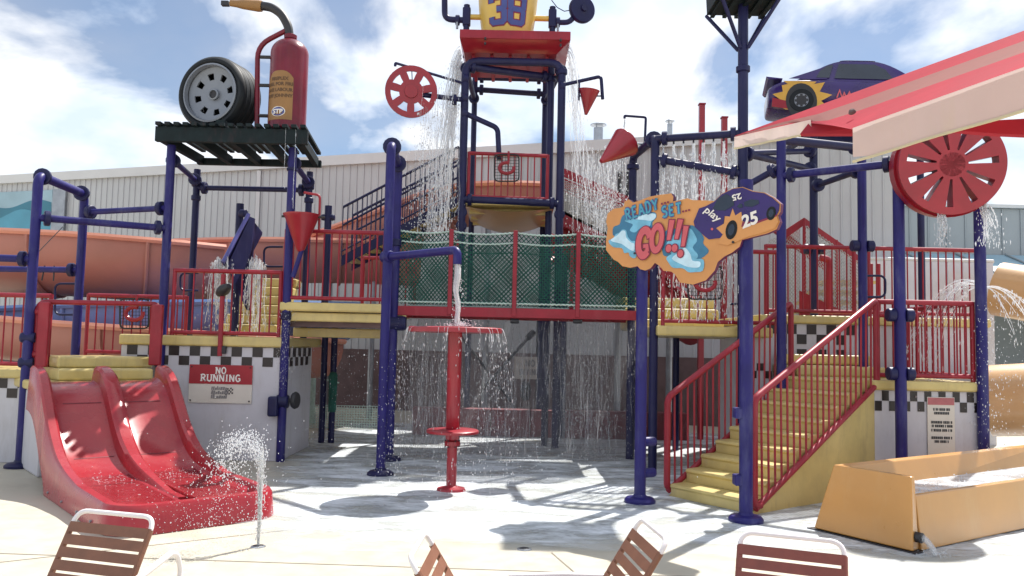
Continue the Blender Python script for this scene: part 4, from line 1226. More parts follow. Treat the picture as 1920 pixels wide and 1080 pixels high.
# entry gate with two red side panels and a bar
eg = thing('slide_gate', 'red slide entry gate of two side panels joined by a top bar', 'gate', (tcn.x, tcn.y, 1.1))
gA, gB = W(80, 566, 9.75), W(300, 570, 10.35)
pipe(eg, 'top_bar', [V((gA.x - .05, gA.y, 1.2)), V((gA.x - .05, gA.y, gA.z)), V((gB.x, gB.y, gB.z)), V((gB.x, gB.y, 1.3))], .032, RED, .1, 10)
MB().box((gA.x + .05, gA.y - .04, (gA.z + 1.2) / 2), (.14, .05, gA.z - 1.2)).build('side_panel', RED, eg, bevel=.02)
MB().box((gB.x + .0, gB.y - .06, gB.z - .40), (.15, .07, .78)).build('side_panel', RED, eg, bevel=.02)
for z in (gA.z - .12, 1.35): coupling(eg, V((gA.x - .05, gA.y, z)), (1, 0, 0), .05, .12, RED)
railing('rear_gate_railing', 'red railing behind the slide entry gate with net hoop hanging from it', W(160, 660, 11.4) + V((0, 0, -.05)), W(345, 665, 11.4) + V((0, 0, -.05)), .86, .12)
def hoop(label, u, v, w_, h_, d, ringm=RED):
    """black rope net in a frame with a red curled ring"""
    t = thing('net_hoop', label, 'net hoop', W(u, v + h_ / 2, d))
    c4 = [W(u - w_ / 2, v + h_ / 2, d), W(u + w_ / 2, v + h_ / 2, d), W(u + w_ / 2, v - h_ / 2, d), W(u - w_ / 2, v - h_ / 2, d)]
    MB().tube(roundpath([c4[0].lerp(c4[1], .5)] + [c4[1], c4[2], c4[3], c4[0]] + [c4[0].lerp(c4[1], .5)], .08), .012, 6).build('frame', BNET, t, smooth=True)
    net_mesh(c4[0], c4[1], c4[2], c4[3], 9, 9, .004, False).build('netting', BNET, t, kind='stuff')
    cc_ = W(u, v, d - .06); rr = w_ * .3 * d / FPX
    pts = [cc_ + V((rr * math.cos(R_(a)), 0, rr * .75 * math.sin(R_(a)))) for a in range(70, 400, 22)]
    MB().tube(pts, .028, 8).build('ring', ringm, t, smooth=True)
    stick(t, 'hanger', cc_ + V((rr * .25, 0, rr * .7)), W(u + w_ * .08, v - h_ * .62, d - .06), .018, ringm, 8)
hoop('black net hoop with red ring on the railing behind the slide gate', 252, 588, 54, 56, 11.2)
# ================================================================== CENTRE: spout arch, rope bridge, mushroom, tower
A1_ = xy_of(722, 620, 9.7); A2_ = xy_of(738, 600, 10.9)
sa = thing('spout_arch', 'blue bent pipe arch with side spout pouring onto the red mushroom', 'pipe frame', (A1_[0], A1_[1], 0))
zA = 4.02
pipe(sa, 'arch_pipe', [V2(A1_, .03), V2(A1_, zA), V2(A2_, zA), V2(A2_, .03)], PR, BLUE, .13)
for q in (A1_, A2_):
    MB().lathe([(0, 0.005), (0.16, 0.005), (0.16, 0.03), (0.13, 0.055), (0.07, 0.065), (0.06, 0.09)], (q[0], q[1], 0), (0, 0, 1), 24).build('foot_flange', NAVY, sa, smooth=True)
dd = V2(A2_, zA) - V2(A1_, zA)
coupling(sa, V2(A1_, zA) + dd.normalized() * .13, dd, .115, .05); coupling(sa, V2(A2_, zA) - dd.normalized() * .13, dd, .115, .05)
sz = W(735, 482, A1_[1]).z
MX, MY = W(850, 760, 8.8).x, 8.8
pipe(sa, 'spout', [V2(A1_, sz), V((MX, MY, sz + .0)), V((MX, MY, sz - .16))], .047, BLUE, .12)
coupling(sa, V2(A1_, sz), V((MX, MY, sz)) - V2(A1_, sz), .075, .16, BLUE)
coupling(sa, V2(A2_, W(730, 606, 10.9).z), (1, 0, 0), .1, .34); coupling(sa, V2(A2_, 2.95), (0, 0, 1), .075, .1)
# mushroom
ms = thing('spray_mushroom', 'red two-tier spray mushroom standing in the pool of water', 'fountain', (MX, MY, 0))
zu, zl = W(857, 613, MY).z, W(848, 806, MY).z
MB().lathe([(.055, .02), (.055, .48), (.085, .485), (.085, .52), (.085, .53), (.06, .54), (.075, .56), (.078, zu - .02)], (MX, MY, 0), (0, 0, 1), 20).build('column', REDPL, ms, smooth=True)
MB().lathe([(0, .0), (.50, -.005), (.515, -.015), (.515, -.06), (.49, -.065), (.1, -.05)], (MX, MY, zu), (0, 0, 1), 40).build('upper_disc', REDPL, ms, smooth=True)
MB().lathe([(.08, .012), (.27, .004), (.285, -.006), (.285, -.03), (.08, -.03)], (MX, MY, zl), (0, 0, 1), 32).build('lower_disc', REDPL, ms, smooth=True)
MB().lathe([(.0, .004), (.16, .004), (.15, .03), (.07, .05), (.05, .06)], (MX, MY, 0), (0, 0, 1), 24).build('foot_flange', REDPL, ms, smooth=True)
for k in range(6):
    a = k * math.pi / 3; stick(ms, 'flange_bolt', (MX + .075 * math.cos(a), MY + .075 * math.sin(a), .47), (MX + .075 * math.cos(a), MY + .075 * math.sin(a), .545), .009, DARK, 6)

# rope bridge
YBR = 10.95
bx0, bx1 = W(742, 588, YBR).x, W(1197, 594, YBR).x
rbg = thing('rope_bridge', 'rope bridge with green diamond netting, red posts and red side beam', 'bridge', ((bx0 + bx1) / 2, YBR, 1.9))
zb0, zb1, znt = W(960, 596, YBR).z, W(960, 578, YBR).z, W(960, 437, YBR).z
MB().box(((bx0 + bx1) / 2, YBR - .03, (zb0 + zb1) / 2), (bx1 - bx0, .06, zb1 - zb0)).build('side_beam', RED, rbg, bevel=.01)
MB().box(((bx0 + bx1) / 2, YBR + 1.13, (zb0 + zb1) / 2), (bx1 - bx0, .06, zb1 - zb0)).build('side_beam', RED, rbg, bevel=.01)
npl = 22
for i in range(npl):
    w_ = (bx1 - bx0) / npl
    MB().box((bx0 + w_ * (i + .5), YBR + .55, zb1 - .035), (w_ * .92, 1.08, .045)).build('plank', PALLET, rbg)
pxs = [bx0] + [W(u, 520, YBR).x for u in (845, 965, 1083)] + [bx1]
for yy in (YBR - .02, YBR + 1.12):
    for i in range(1, 4):
        MB().box((pxs[i], yy - .03, (zb0 + .02 + znt + .03) / 2), (.06, .05, znt + .03 - zb0 - .02)).build('post', RED, rbg, bevel=.012)
    for i in range(4):
        a, b = pxs[i] + .02, pxs[i + 1] - .02
        z0 = zb1 + .03; front = yy < YBR + .5
        net_mesh((a, yy, z0), (b, yy, z0), (b, yy, znt), (a, yy, znt), 13, 15, .0075 if front else .0065, True, .03).build('netting', GREEN, rbg, kind='stuff')
        rp = lambda t, h: V((a + (b - a) * t, yy - .005, z0 + (znt - z0) * h - .03 * 4 * t * (1 - t) * h + .006 * math.sin(t * 90)))
        MB().tube([rp(k / 40, 1) for k in range(41)], .013, 6).build('top_rope', WROPE, rbg)
        MB().tube([rp(k / 40, .86) for k in range(41)], .010, 6).build('mid_rope', WROPE if front else GREEN, rbg)
        MB().tube([rp(k / 40, .03) for k in range(41)], .012, 6).build('bottom_rope', WROPE, rbg)
for u in (965, 1083):
    coupling(rbg, W(u, 602, YBR), (1, 0, 0), .035, .12, DARK)

# tower
YT, YTB = 12.4, 14.2
T1 = xy_of(867, 350, YT); T2 = xy_of(1050, 350, YT); T2b = (W(1030, 330, YT + .35).x, YT + .35); T3 = (T1[0] + .06, YTB); T4 = xy_of(1020, 300, YTB)
tw = thing('dump_bucket_tower', 'tall blue pipe tower holding up the tipping bucket tray', 'tower', (T1[0], YT, 0))
zTop = W(960, 116, YT).z; zDk = W(955, 376, YT).z
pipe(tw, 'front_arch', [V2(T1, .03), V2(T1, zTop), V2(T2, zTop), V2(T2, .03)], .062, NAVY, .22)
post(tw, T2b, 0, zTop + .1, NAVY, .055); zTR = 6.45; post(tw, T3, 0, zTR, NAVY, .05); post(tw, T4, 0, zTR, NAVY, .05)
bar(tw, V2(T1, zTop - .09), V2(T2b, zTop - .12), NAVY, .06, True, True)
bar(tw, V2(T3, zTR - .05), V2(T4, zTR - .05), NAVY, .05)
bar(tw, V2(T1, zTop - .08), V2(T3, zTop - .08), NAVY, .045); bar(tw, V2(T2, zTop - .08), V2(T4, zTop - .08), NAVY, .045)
zm = W(950, 172, YTB).z; bar(tw, V2(T3, zm + .03), V2(T4, zm - .03), NAVY, .05)
bar(tw, V2(T1, zDk), V2(T2, zDk - .03), NAVY, .06)
for (q, v) in ((T1, 150), (T1, 187), (T1, 215), (T2, 160), (T2, 400), (T1, 400), (T1, 425)):
    coupling(tw, V2(q, W(950, v, YT).z), (1, .2, 0) if v < 300 else (0, 1, 0), .085, .09)
for q in (T2, T2b): coupling(tw, V2(q, W(960, 133, YT).z), (0, 0, 1), .085, .09)
pipe(tw, 'drain_pipe', [V2(T1, W(870, 212, YT).z), W(933, 240, YT + .1), W(936, 300, YT + .1)], .042, NAVY, .08)
# deck of the tower
dkt = thing('tower_platform', 'yellow tower platform seen from beneath above the rope bridge', 'platform', (0, 13.2, zDk))
xa, xb = T1[0] + .05, T2[0] - .08
MB().slab([(xa, YT - .02), (xb, YT - .02), (xb, YTB), (xa, YTB)], zDk - .08, zDk - .015).build('slab', YEL, dkt, bevel=.02)
bl_ = [[V((xa + (xb - xa) * i / 14, y_, zDk - .085 - .20 * math.sin(math.pi * i / 14) * (1 if y_ > YT + .5 else .35))) for i in range(15)] for y_ in (YT + .12, YT + .8, YTB - .1)]
MB().loft(bl_, False, False).build('sagging_liner', TAN, dkt, smooth=True)
for k in range(3):
    MB().box(((xa + xb) / 2, YT + .4 + k * .6, zDk - .12), (xb - xa - .1, .07, .08)).build('joist', YEL, dkt)
railing('tower_railing', 'red railing on the high tower platform with net hoop', (T1[0] + .09, YT + .02, zDk), (T2[0] - .20, YT + .02, zDk - .02), W(950, 288, YT).z - zDk, .10)
hoop('black net hoop with red ring on the high tower railing', 950, 315, 46, 50, YT - .05)
# tray
yt0, yt1 = YT - .25, YT + 1.45
tr = thing('splash_tray', 'red tapered splash tray under the yellow tipping bucket', 'tray', (0, YT + .6, zTop + .05))
zt0, zt1 = W(960, 100, YT + .05).z, W(965, 59, yt0).z
xa0, xb0, xa1, xb1 = W(869, 100, YT).x, W(1044, 106, YT).x, W(862, 60, yt0).x, W(1070, 68, yt0).x
lo = [V((xa0, YT + .05, zt0)), V((xb0, YT + .05, zt0)), V((xb0, yt1 - .2, zt0)), V((xa0, yt1 - .2, zt0))]
hi0 = [V((xa1, yt0, zt1 - .12)), V((xb1, yt0, zt1 - .12)), V((xb1, yt1, zt1 - .12)), V((xa1, yt1, zt1 - .12))]
hi = [q + V((0, 0, .14)) for q in hi0]
MB().loft([lo, hi0], True, True).build('hopper', REDPL, tr, bevel=.012)
MB().loft([[q + V((0, 0, .002)) for q in hi0], hi], True, True).build('rim', RED, tr, bevel=.01)
for (dx, dz) in ((-.55, -.13), (-.55, -.22), (.62, -.13), (.62, -.22)):
    stick(tr, 'bolt', V((dx + .05, yt0 + .02 + (-.12 - dz) * -.3, zt1 + dz)), V((dx + .05, yt0 - .04 + (-.12 - dz) * -.3, zt1 + dz)), .018, DARK, 6)
for k in range(5):
    x = xa0 + (xb0 - xa0) * (k + .5) / 5
    MB().box((x, (YT + yt1) / 2, zt0 - .03), (.05, yt1 - YT - .3, .05)).build('rib', RED, tr)
# tipping bucket with 38
zb_ = zt1 + .0; bcx = W(951, 60, YT + .3).x; bcy = YT + .42
tb = thing('tipping_bucket', 'big yellow tipping bucket with blue number 38 above the red tray', 'bucket', (bcx, bcy, zb_))
MB().lathe([(0, .0), (.37, 0), (.40, .02), (.47, .55), (.52, 1.15), (.55, 1.2), (.55, 1.28), (.51, 1.28), (.46, .6), (.36, .06), (0, .06)], (bcx, bcy, zb_ + .03), (0, 0, 1), 40).build('shell', BUCK, tb, smooth=True)
def on_bucket(x, z, off):
    r = .40 + .07 * (z / .55) + off; a = -math.pi / 2 + x / .43
    return V((bcx + r * math.cos(a), bcy + r * math.sin(a), zb_ + .03 + z))
def densify(vf, n=6):
    vs, fs = vf; V_, F_ = [], []
    for f in fs:
        q = [vs[i] for i in f]
        if len(q) == 4:
            for k in range(n):
                t0, t1 = k / n, (k + 1) / n
                L = lambda a, b, t: (a[0] + (b[0] - a[0]) * t, a[1] + (b[1] - a[1]) * t, a[2] if len(a) > 2 else 0)
                o = len(V_); V_ += [L(q[0], q[3], t0), L(q[1], q[2], t0), L(q[1], q[2], t1), L(q[0], q[3], t1)]; F_.append((o, o + 1, o + 2, o + 3))
    return V_, F_
for (wt, nm, m, off) in ((.30, 'number_outline', SMAROON, .004), (.21, 'number', NUMB, .009)):
    for (dg_, dx_) in (('3', -.15), ('8', .15)):
        vf = densify(slab_text(dg_, .40, wt, False, .95, .1))
        MB().add([on_bucket(p[0] + dx_, p[1] + .22, off + p[2]) for p in vf[0]], vf[1]).build(nm, m, tb)
zax = W(890, 12, YT).z
for sgn in (-1, 1): stick(tb, 'axle', (bcx + sgn * .40, bcy, zax), (bcx + sgn * .72, bcy, zax), .045, BUCK, 12)
for u, sgn in ((875, -1), (1036, 1)):
    x = W(u, 30, bcy).x; tq = thing('bucket_post', 'navy upright holding the %s axle of the tipping bucket' % ('pipe-elbow side' if sgn < 0 else 'drum side'), 'post', (x, bcy, zt1))
    stick(tq, 'upright', (x, bcy, zt0 + .05), (x, bcy, zax + .2), .05, NAVY, 12)
    MB().box((x, bcy, zax), (.13, .12, .30)).build('bearing_block', NAVY, tq, bevel=.02)
    stick(tq, 'peg', (x, bcy - .05, zt1 + .16), (x - sgn * .14, bcy - .05, zt1 + .16), .018, GALV, 6)
pe = thing('feed_elbow', 'navy bent feed pipe beside the tipping bucket', 'pipe', W(850, 40, bcy))
pipe(pe, 'pipe', [W(872, 38, bcy), W(834, 36, bcy), W(833, -60, bcy)], .05, NAVY, .12); coupling(pe, W(858, 38, bcy), (1, 0, 0), .085, .07)
stick(pe, 'valve', W(857, 40, bcy - .05), W(857, 54, bcy - .05), .02, GALV, 6)
dr = thing('hose_drum', 'round navy hose drum on a bent pipe beside the tipping bucket', 'drum', W(1090, 40, bcy))
dc = W(1091, 18, bcy)
MB().lathe([(0, -.09), (.14, -.09), (.16, -.05), (.21, -.05), (.225, -.03), (.225, .03), (.21, .05), (.16, .05), (.06, .07), (.05, .11), (0, .11)], dc, (.35, -.9, -.05), 32).build('drum', NAVY, dr, smooth=True)
pipe(dr, 'pipe', [W(1035, 42, bcy), W(1068, 42, bcy), W(1080, 26, bcy)], .045, NAVY, .1); coupling(dr, W(1046, 42, bcy), (1, 0, 0), .085, .07)
stick(dr, 'valve', W(1046, 44, bcy - .05), W(1046, 58, bcy - .05), .02, GALV, 6)
MB().tube([W(1034, 0, bcy), W(1045, 14, bcy), W(1058, 21, bcy), W(1070, 19, bcy)], .008, 5).build('cable', NAVY, dr)
# red wheel on arm
wh = thing('water_spinner', 'flat red water wheel with seven windows on the tower arm', 'water wheel', W(771, 172, YT))
wc_ = W(771, 172, YT - .3)
slotted_disc(wc_, (.12, -1, -.1), .40, .185, .315, 7, .17, .27, .05, R_(90)).build('disc', REDPL, wh)
MB().lathe([(0, -.05), (.10, -.05), (.11, 0), (.10, .05), (0, .05)], wc_, (.12, -1, -.1), 20).build('hub', REDPL, wh, smooth=True)
stick(wh, 'axle_bar', wc_ + V((.02, .03, -.02)), W(868, 187, YT), .04, NAVY, 12); coupling(wh, W(852, 187, YT), (1, 0, 0), .085, .07)
pipe(wh, 'feed_pipe', [W(741, 124, YT - .1), W(741, 118, YT - .1), W(868, 156, YT)], .022, NAVY, .03, 8)
stick(wh, 'drip_tube', W(772, 128, YT - .1), W(773, 152, YT - .1), .008, NAVY, 5)
# cone bucket on the other side
cb = thing('tipping_cone', 'small red tipping cone on a bent arm at the tower side', 'bucket', W(1105, 218, YT))
cq = W(1105, 170, YT - .1)
MB().lathe([(0, -.38), (.02, -.38), (.16, .0), (.165, .01), (.15, .01), (.02, -.33)], cq, (.12, -.1, 1), 20).build('cone', REDPL, cb, smooth=True)
pipe(cb, 'arm', [W(1052, 160, YT), W(1127, 143, YT - .1), W(1130, 186, YT - .1)], .028, NAVY, .06, 10)
stick(cb, 'hanger', W(1086, 152, YT - .1), W(1085, 188, YT - .1), .018, NAVY, 8)
stick(cb, 'pivot', W(1084, 180, YT - .1), W(1130, 180, YT - .1), .012, NAVY, 6)

# tower stairs with navy handrails
ts = thing('tower_stairs', 'stairs with navy handrails climbing from the upper deck to the high tower platform', 'stairs', W(740, 560, 14))
a, b = W(640, 486, 13.9), W(858, 372, 13.9)
a2, b2 = a + V((0, .9, 0)), b + V((0, .9, 0))
ns = 11
for i in range(ns):
    q = a.lerp(b, (i + .5) / ns)
    MB().box(q + V((0, .45, -.02)), (abs(b.x - a.x) / ns * 1.05, .86, .05)).build('step', YEL if i % 2 == 0 else YEL, ts, bevel=.012)
for (p, q) in ((a, b), (a2, b2)):
    MB().prism([p + V((0, 0, -.12)), q + V((0, 0, -.12)), q + V((0, 0, .06)), p + V((0, 0, .06))], (0, .04, 0)).build('stringer', NAVY, ts)
    for hh_, r in ((.92, .024), (.60, .02), (.14, .016)): stick(ts, 'handrail', p + V((0, 0, hh_)), q + V((0, 0, hh_)), r, NAVY, 8)
    for i in range(25):
        w_ = p.lerp(q, i / 24); stick(ts, 'baluster', w_ + V((0, 0, .05)), w_ + V((0, 0, .92)), .010, NAVY if i % 3 else NAVY, 5)
# mesh-sided ramp on the other side of the tower
rp_ = thing('mesh_ramp', 'red framed ramp with wire mesh sides descending from the tower', 'ramp', W(1150, 450, 13.6))
p0, p1 = W(1050, 312, 13.4), W(1290, 418, 13.4)
q0, q1 = W(1050, 392, 13.4), W(1290, 512, 13.4)
for yy in (0, .9):
    o_ = V((0, yy, 0))
    MB().prism([p0 + o_, p1 + o_, p1 + o_ + V((0, 0, -.14)), p0 + o_ + V((0, 0, -.14))], (0, .05, 0)).build('top_band', RED, rp_)
    MB().prism([p0 + o_ + V((0, 0, -.17)), p1 + o_ + V((0, 0, -.17)), p1 + o_ + V((0, 0, -.21)), p0 + o_ + V((0, 0, -.21))], (0, .04, 0)).build('mid_rail', RED, rp_)
    MB().prism([q0 + o_, q1 + o_, q1 + o_ + V((0, 0, -.26)), q0 + o_ + V((0, 0, -.26))], (0, .05, 0)).build('bottom_band', RED, rp_)
    net_mesh(q0 + o_, q1 + o_, p1 + o_ + V((0, 0, -.2)), p0 + o_ + V((0, 0, -.2)), 34, 13, .007, True).build('wire_mesh', GMESH, rp_, kind='stuff')
MB().prism([q0, q1, q1 + V((0, .9, 0)), q0 + V((0, .9, 0))], (0, 0, -.05)).build('ramp_deck', YEL, rp_)
for u in (1060, 1190): stick(rp_, 'post', V((W(u, 450, 13.9).x, 13.9, 0)), V((W(u, 450, 13.9).x, 13.9, W(u, 430 + (u - 1060) * .4, 13.9).z)), .05, NAVY, 10)

# ================================================================== RIGHT: decks, stairs, posts
Q1 = xy_of(1202, 720, 8.36); Q2 = xy_of(1399, 700, 7.57); Q3 = xy_of(1226, 560, 10.4); Q4 = xy_of(1186, 380, 11.5); Q5 = xy_of(1393, 220, 10.1)
Q6 = xy_of(1465, 450, 9.75); Q7 = xy_of(1526, 430, 11.5); Q8 = xy_of(1617, 450, 10.35); Q9 = xy_of(1687, 560, 8.95); Q10 = xy_of(1727, 430, 12); Q11 = xy_of(1840, 600, 9.15)
# dripping arch: Q4 - Q3 - Q5
da = thing('drip_arch', 'blue pipe arch with dripping overhead pipe behind the racing sign', 'pipe frame', (Q3[0], Q3[1], 0))
zQ = W(1232, 258, Q3[1]).z
pipe(da, 'arch_pipe', [V2(Q3, 0), V2(Q3, zQ), V2(Q4, zQ), V2(Q4, 0)], PR, NAVY, .12)
e1, e2 = V2(Q3, zQ - .02), V2(Q5, zQ)
bar(da, e1, e2, NAVY, .05); bar(da, V2(Q3, W(1232, 298, Q3[1]).z), V2(Q5, W(1390, 326, Q5[1]).z), NAVY, .05)
coupling(da, V2(Q3, zQ) + V((0, .12, 0)), (0, 1, 0), .115, .05); coupling(da, V2(Q4, zQ - .15), (0, 0, 1), .09, .08)
for k in range(8):
    q = e1.lerp(e2, .1 + .8 * k / 7); stick(da, 'drip_nozzle', q + V((0, 0, -.05)), q + V((0, 0, -.085)), .012, DARK, 6)
# tall hopper mast
hm = thing('hopper_mast', 'tall navy mast carrying a dark hopper on four struts', 'mast', (Q5[0], Q5[1], 0))
post(hm, Q5, 0, W(1395, 5, Q5[1]).z, NAVY, .065)
coupling(hm, V2(Q5, W(1395, 130, Q5[1]).z), (0, 0, 1), .09, .08)
zs0, zs1 = W(1395, 92, Q5[1]).z, W(1395, 10, Q5[1]).z
for sx_ in (-1, 1):
    for sy in (-1, 1): stick(hm, 'strut', V2(Q5, zs0) + V((sx_ * .05, sy * .05, 0)), V2(Q5, zs1) + V((sx_ * .39, sy * .36, 0)), .025, NAVY, 8)
bxh = [[V2(Q5, zs1) + V((sx_ * .39, sy * .34, 0)) for sx_, sy in ((-1, -1), (1, -1), (1, 1), (-1, 1))], [V2(Q5, zs1 + .5) + V((sx_ * .41, sy * .36, 0)) for sx_, sy in ((-1, -1), (1, -1), (1, 1), (-1, 1))]]
MB().loft(bxh, True, True).build('hopper', PALLET, hm, bevel=.01)
for k in range(5): MB().box(V2(Q5, zs1 - .02) + V((-.32 + .16 * k, 0, 0)), (.05, .66, .04)).build('hopper_slat', PALLET, hm)
# cone on the arch
cn_ = thing('tilted_cone', 'red cone lying tilted on the pipe arch left of the dripping pipe', 'bucket', W(1165, 275, 11.3))
cn_['label'] = 'red cone tipped on its side at the rear post of the dripping arch'
ap = W(1127, 303, 10.9); ba = W(1174, 266, 11.1)
axc = (ap - ba).normalized()
MB().lathe([(.215, 0), (.22, .012), (.03, (ap - ba).length), (0, (ap - ba).length), (.02, (ap - ba).length - .05), (.195, .012), (.215, 0)], ba, axc, 24).build('cone', REDPL, cn_, smooth=True)
stick(cn_, 'pivot_bar', W(1160, 268, 10.95), W(1215, 270, 10.95), .014, GALV, 6)
pipe(cn_, 'feed_pipe', [W(1171, 222, 11.2), W(1171, 217, 11.2), W(1211, 220, 11.2), W(1209, 268, 11.2)], .018, NAVY, .03, 8)

# frame Q6..Q11
ff = thing('pipe_scaffold', 'blue pipe frame of posts and crossbars around the stair decks', 'pipe frame', (Q6[0], Q6[1], 0))
post(ff, Q6, 0, W(1465, 250, Q6[1]).z, BLUE); post(ff, Q7, 0, W(1526, 262, Q7[1]).z, NAVY); post(ff, Q8, 0, W(1617, 300, Q8[1]).z, BLUE); post(ff, Q9, .02, W(1687, 285, Q9[1]).z, BLUE, .062)
post(ff, Q10, 0, W(1727, 380, Q10[1]).z + .5, NAVY, .05); post(ff, Q11, .0, W(1838, 385, Q11[1]).z, BLUE, .062)
zk = W(1687, 306, Q9[1]).z
bar(ff, V2(Q6, zk), V2(Q9, zk), BLUE, .047)
bar(ff, V2(Q5, W(1393, 287, Q5[1]).z), V2(Q7, W(1526, 318, Q7[1]).z), NAVY, .045)
bar(ff, V2(Q5, W(1393, 292, Q5[1]).z + .03), V2(Q7, W(1526, 283, Q7[1]).z), NAVY, .04, False, True)
bar(ff, V2(Q6, W(1465, 312, Q6[1]).z), V2(Q5, W(1393, 352, Q5[1]).z), NAVY, .042, True, False)
bar(ff, V2(Q7, W(1526, 350, Q7[1]).z), V2(Q8, W(1617, 318, Q8[1]).z), NAVY, .042)
bar(ff, V2(Q6, W(1465, 262, Q6[1]).z), V2(Q8, W(1617, 278, Q8[1]).z), NAVY, .055, False, True)
for (q, v, d_) in ((Q9, 590, (1, 0, 0)), (Q9, 700, (1, 0, 0)), (Q8, 462, (1, 0, 0)), (Q7, 470, (1, 0, 0))):
    z = W(1650, v, q[1]).z; coupling(ff, V2(q, z) + V((-.10, 0, 0)), d_, .075, .09); coupling(ff, V2(q, z) + V((.10, 0, 0)), d_, .075, .09)

# main stairs
SDv, SNv = V((.8, .6, 0)), V((-.6, .8, 0))
S0 = V((2.39, 7.87, 0)); SWd = 1.08; NR = 9; RISE, TREAD = 1.28 / NR, 2.23 / NR
ms_ = thing('entry_stairs', 'wide yellow rubber-coated stairs climbing from the wet concrete to the lower deck', 'stairs', S0 + SNv * SWd / 2)
def sp(s, n, z): return S0 + SDv * s + SNv * n + V((0, 0, z))
for i in range(NR):
    z1 = RISE * (i + 1); z0 = max(.004, z1 - RISE * 1.0)
    s0 = TREAD * i; s1 = s0 + TREAD + (.06 if i < NR - 1 else 0)
    mb = MB(); lip_ = .018
    prof = [(s0, z0), (s0 - .0, z1 - .05), (s0 - lip_, z1 - .03), (s0 - lip_ + .008, z1 - .006), (s0 + .02, z1), (s1, z1), (s1, z0)]
    rings = [[sp(a, n, z) for a, z in prof] for n in (.03, SWd - .02)]
    mb.loft(rings, True, True); mb.build('step', YEL, ms_, smooth=False, bevel=.006)
MB().prism([sp(-.02, 0, .004), sp(2.23, 0, .004), sp(2.23, 0, 1.22), sp(.12, 0, .10)], SNv * .03).build('side_panel', YEL, ms_)
MB().prism([sp(-.02, SWd, .004), sp(2.23, SWd, .004), sp(2.23, SWd, 1.22), sp(.12, SWd, .10)], -SNv * .02).build('side_panel', YEL, ms_)
def stair_rail(n, label, hN):
    t = thing('stair_railing', label, 'railing', sp(0, n, 0), 'sloping railings of the entry stairs')
    a0, a1 = sp(.0, n, .06), sp(2.23, n, 1.22)
    b0, b1 = sp(-.02, n, hN), sp(2.25, n, 1.22 + .98)
    MB().tube(roundpath([b1 + V((0, 0, -1.0)), b1, b0, sp(-.02, n, .10), a0 + SDv * .08 + V((0, 0, .03))], .08), .036, 10).build('handrail', RED, t, smooth=True)
    MB().tube([a0, a1], .032, 10).build('bottom_rail', RED, t, smooth=True)
    nb_ = 21
    for i in range(1, nb_):
        f = i / nb_; stick(t, 'baluster', a0.lerp(a1, f), b0.lerp(b1, f), .0115, RED, 6)
stair_rail(-.015, 'sloping red stair railing attached to the post under the racing car sign', 1.12)
stair_rail(SWd + .02, 'sloping red stair railing on the side towards the rope bridge', 1.06)

# lower deck (z 1.28)
ZR = 1.28
fx0, fx1, fy = 4.17, W(1838, 760, 9.2).x, 9.2
ld = thing('lower_deck_block', 'white checkered deck block with rules notice and yellow slab', 'platform', (4.7, 9.9, 0))
ldw = MB().slab([(fx0, fy), (fx1, fy), (fx1, 10.9), (3.55, 10.9), (3.50, 10.1)], 0, ZR - .115).build('wall', WHITE, ld)
MB().slab([(fx0 - .02, fy - .05), (fx1 + .03, fy - .05), (fx1 + .03, 10.95), (3.6, 10.95), (3.50, 10.08)], ZR - .112, ZR).build('slab', YEL, ld, bevel=.03)
checker(ldw, (fx0, fy - .001, 0), (1, 0, 0), 15, .081, (0, -1, 0), ZR - .118, 2, 1, hgt=.115)
MB().box((fx0 + .60, fy - .002, .58), (.008, .004, 1.15)).build('panel_seam', DARK, ld)
railing('lower_deck_railing', 'red railing across the front of the lower deck above the rules notice', (fx0 + .05, fy + .02, ZR), (fx1 - .06, fy + .02, ZR), .90, .085)
railing('lower_deck_side_railing', 'red end railing of the lower deck by the tan tube slide', (fx1 - .03, fy + .08, ZR), (fx1 - .03, 10.8, ZR), .90, .12)
railing('lower_deck_inner_railing', 'red inner railing between lower deck and tube slide entry', (4.75, 10.4, ZR), (fx1 - .1, 10.4, ZR), .80, .10)
a, b = W(1737, 744, fy), W(1790, 880, fy)
sg = thing('rules_notice', 'white rules notice with faded red header on the checkered deck block', 'sign', ((a.x + b.x) / 2, fy - .02, b.z))
MB().box(((a.x + b.x) / 2, fy - .014, (a.z + b.z) / 2), (b.x - a.x, .010, a.z - b.z)).build('panel', SIGNW, sg)
MB().box(((a.x + b.x) / 2, fy - .021, a.z - .047), (b.x - a.x - .01, .003, .08)).build('header', mat('faded_red', (.42, .13, .14), .6, .15, 9), sg)
ml = MB(); random.seed(11); ex, ey, ez = V((1, 0, 0)), V((0, 0, 1)), V((0, -1, 0))
for (v, hw) in ((770, .09), (777, .08), (794, .115), (801, .11), (809, .115), (823, .115), (830, .08)):
    z = W(1762, v, fy).z; x = (a.x + b.x) / 2 - hw
    while x < (a.x + b.x) / 2 + hw:
        ww = random.uniform(.010, .022)
        put2d(ml, ([(0, 0), (ww, 0), (ww, .030), (0, .030)], [(0, 1, 2, 3)]), (x, fy - .0215, z), ex, ey, ez); x += ww + random.choice((.003, .003, .003, .012))
ml.build('small_print', INK, sg, kind='stuff')
em = MB(); cxm, czm = (a.x + b.x) / 2, W(1762, 862, fy).z
put2d(em, ribbon(arc(-.02, 0, .06, .07, 60, 300, 10), .010), (cxm, fy - .0215, czm), ex, ey, ez); put2d(em, ribbon([(-.04, -.02), (-.01, .01), (.01, -.02), (.04, .01), (.06, -.02), (.09, 0)], .016), (cxm, fy - .022, czm), ex, ey, ez)
em.build('emblem', GREYINK, sg)

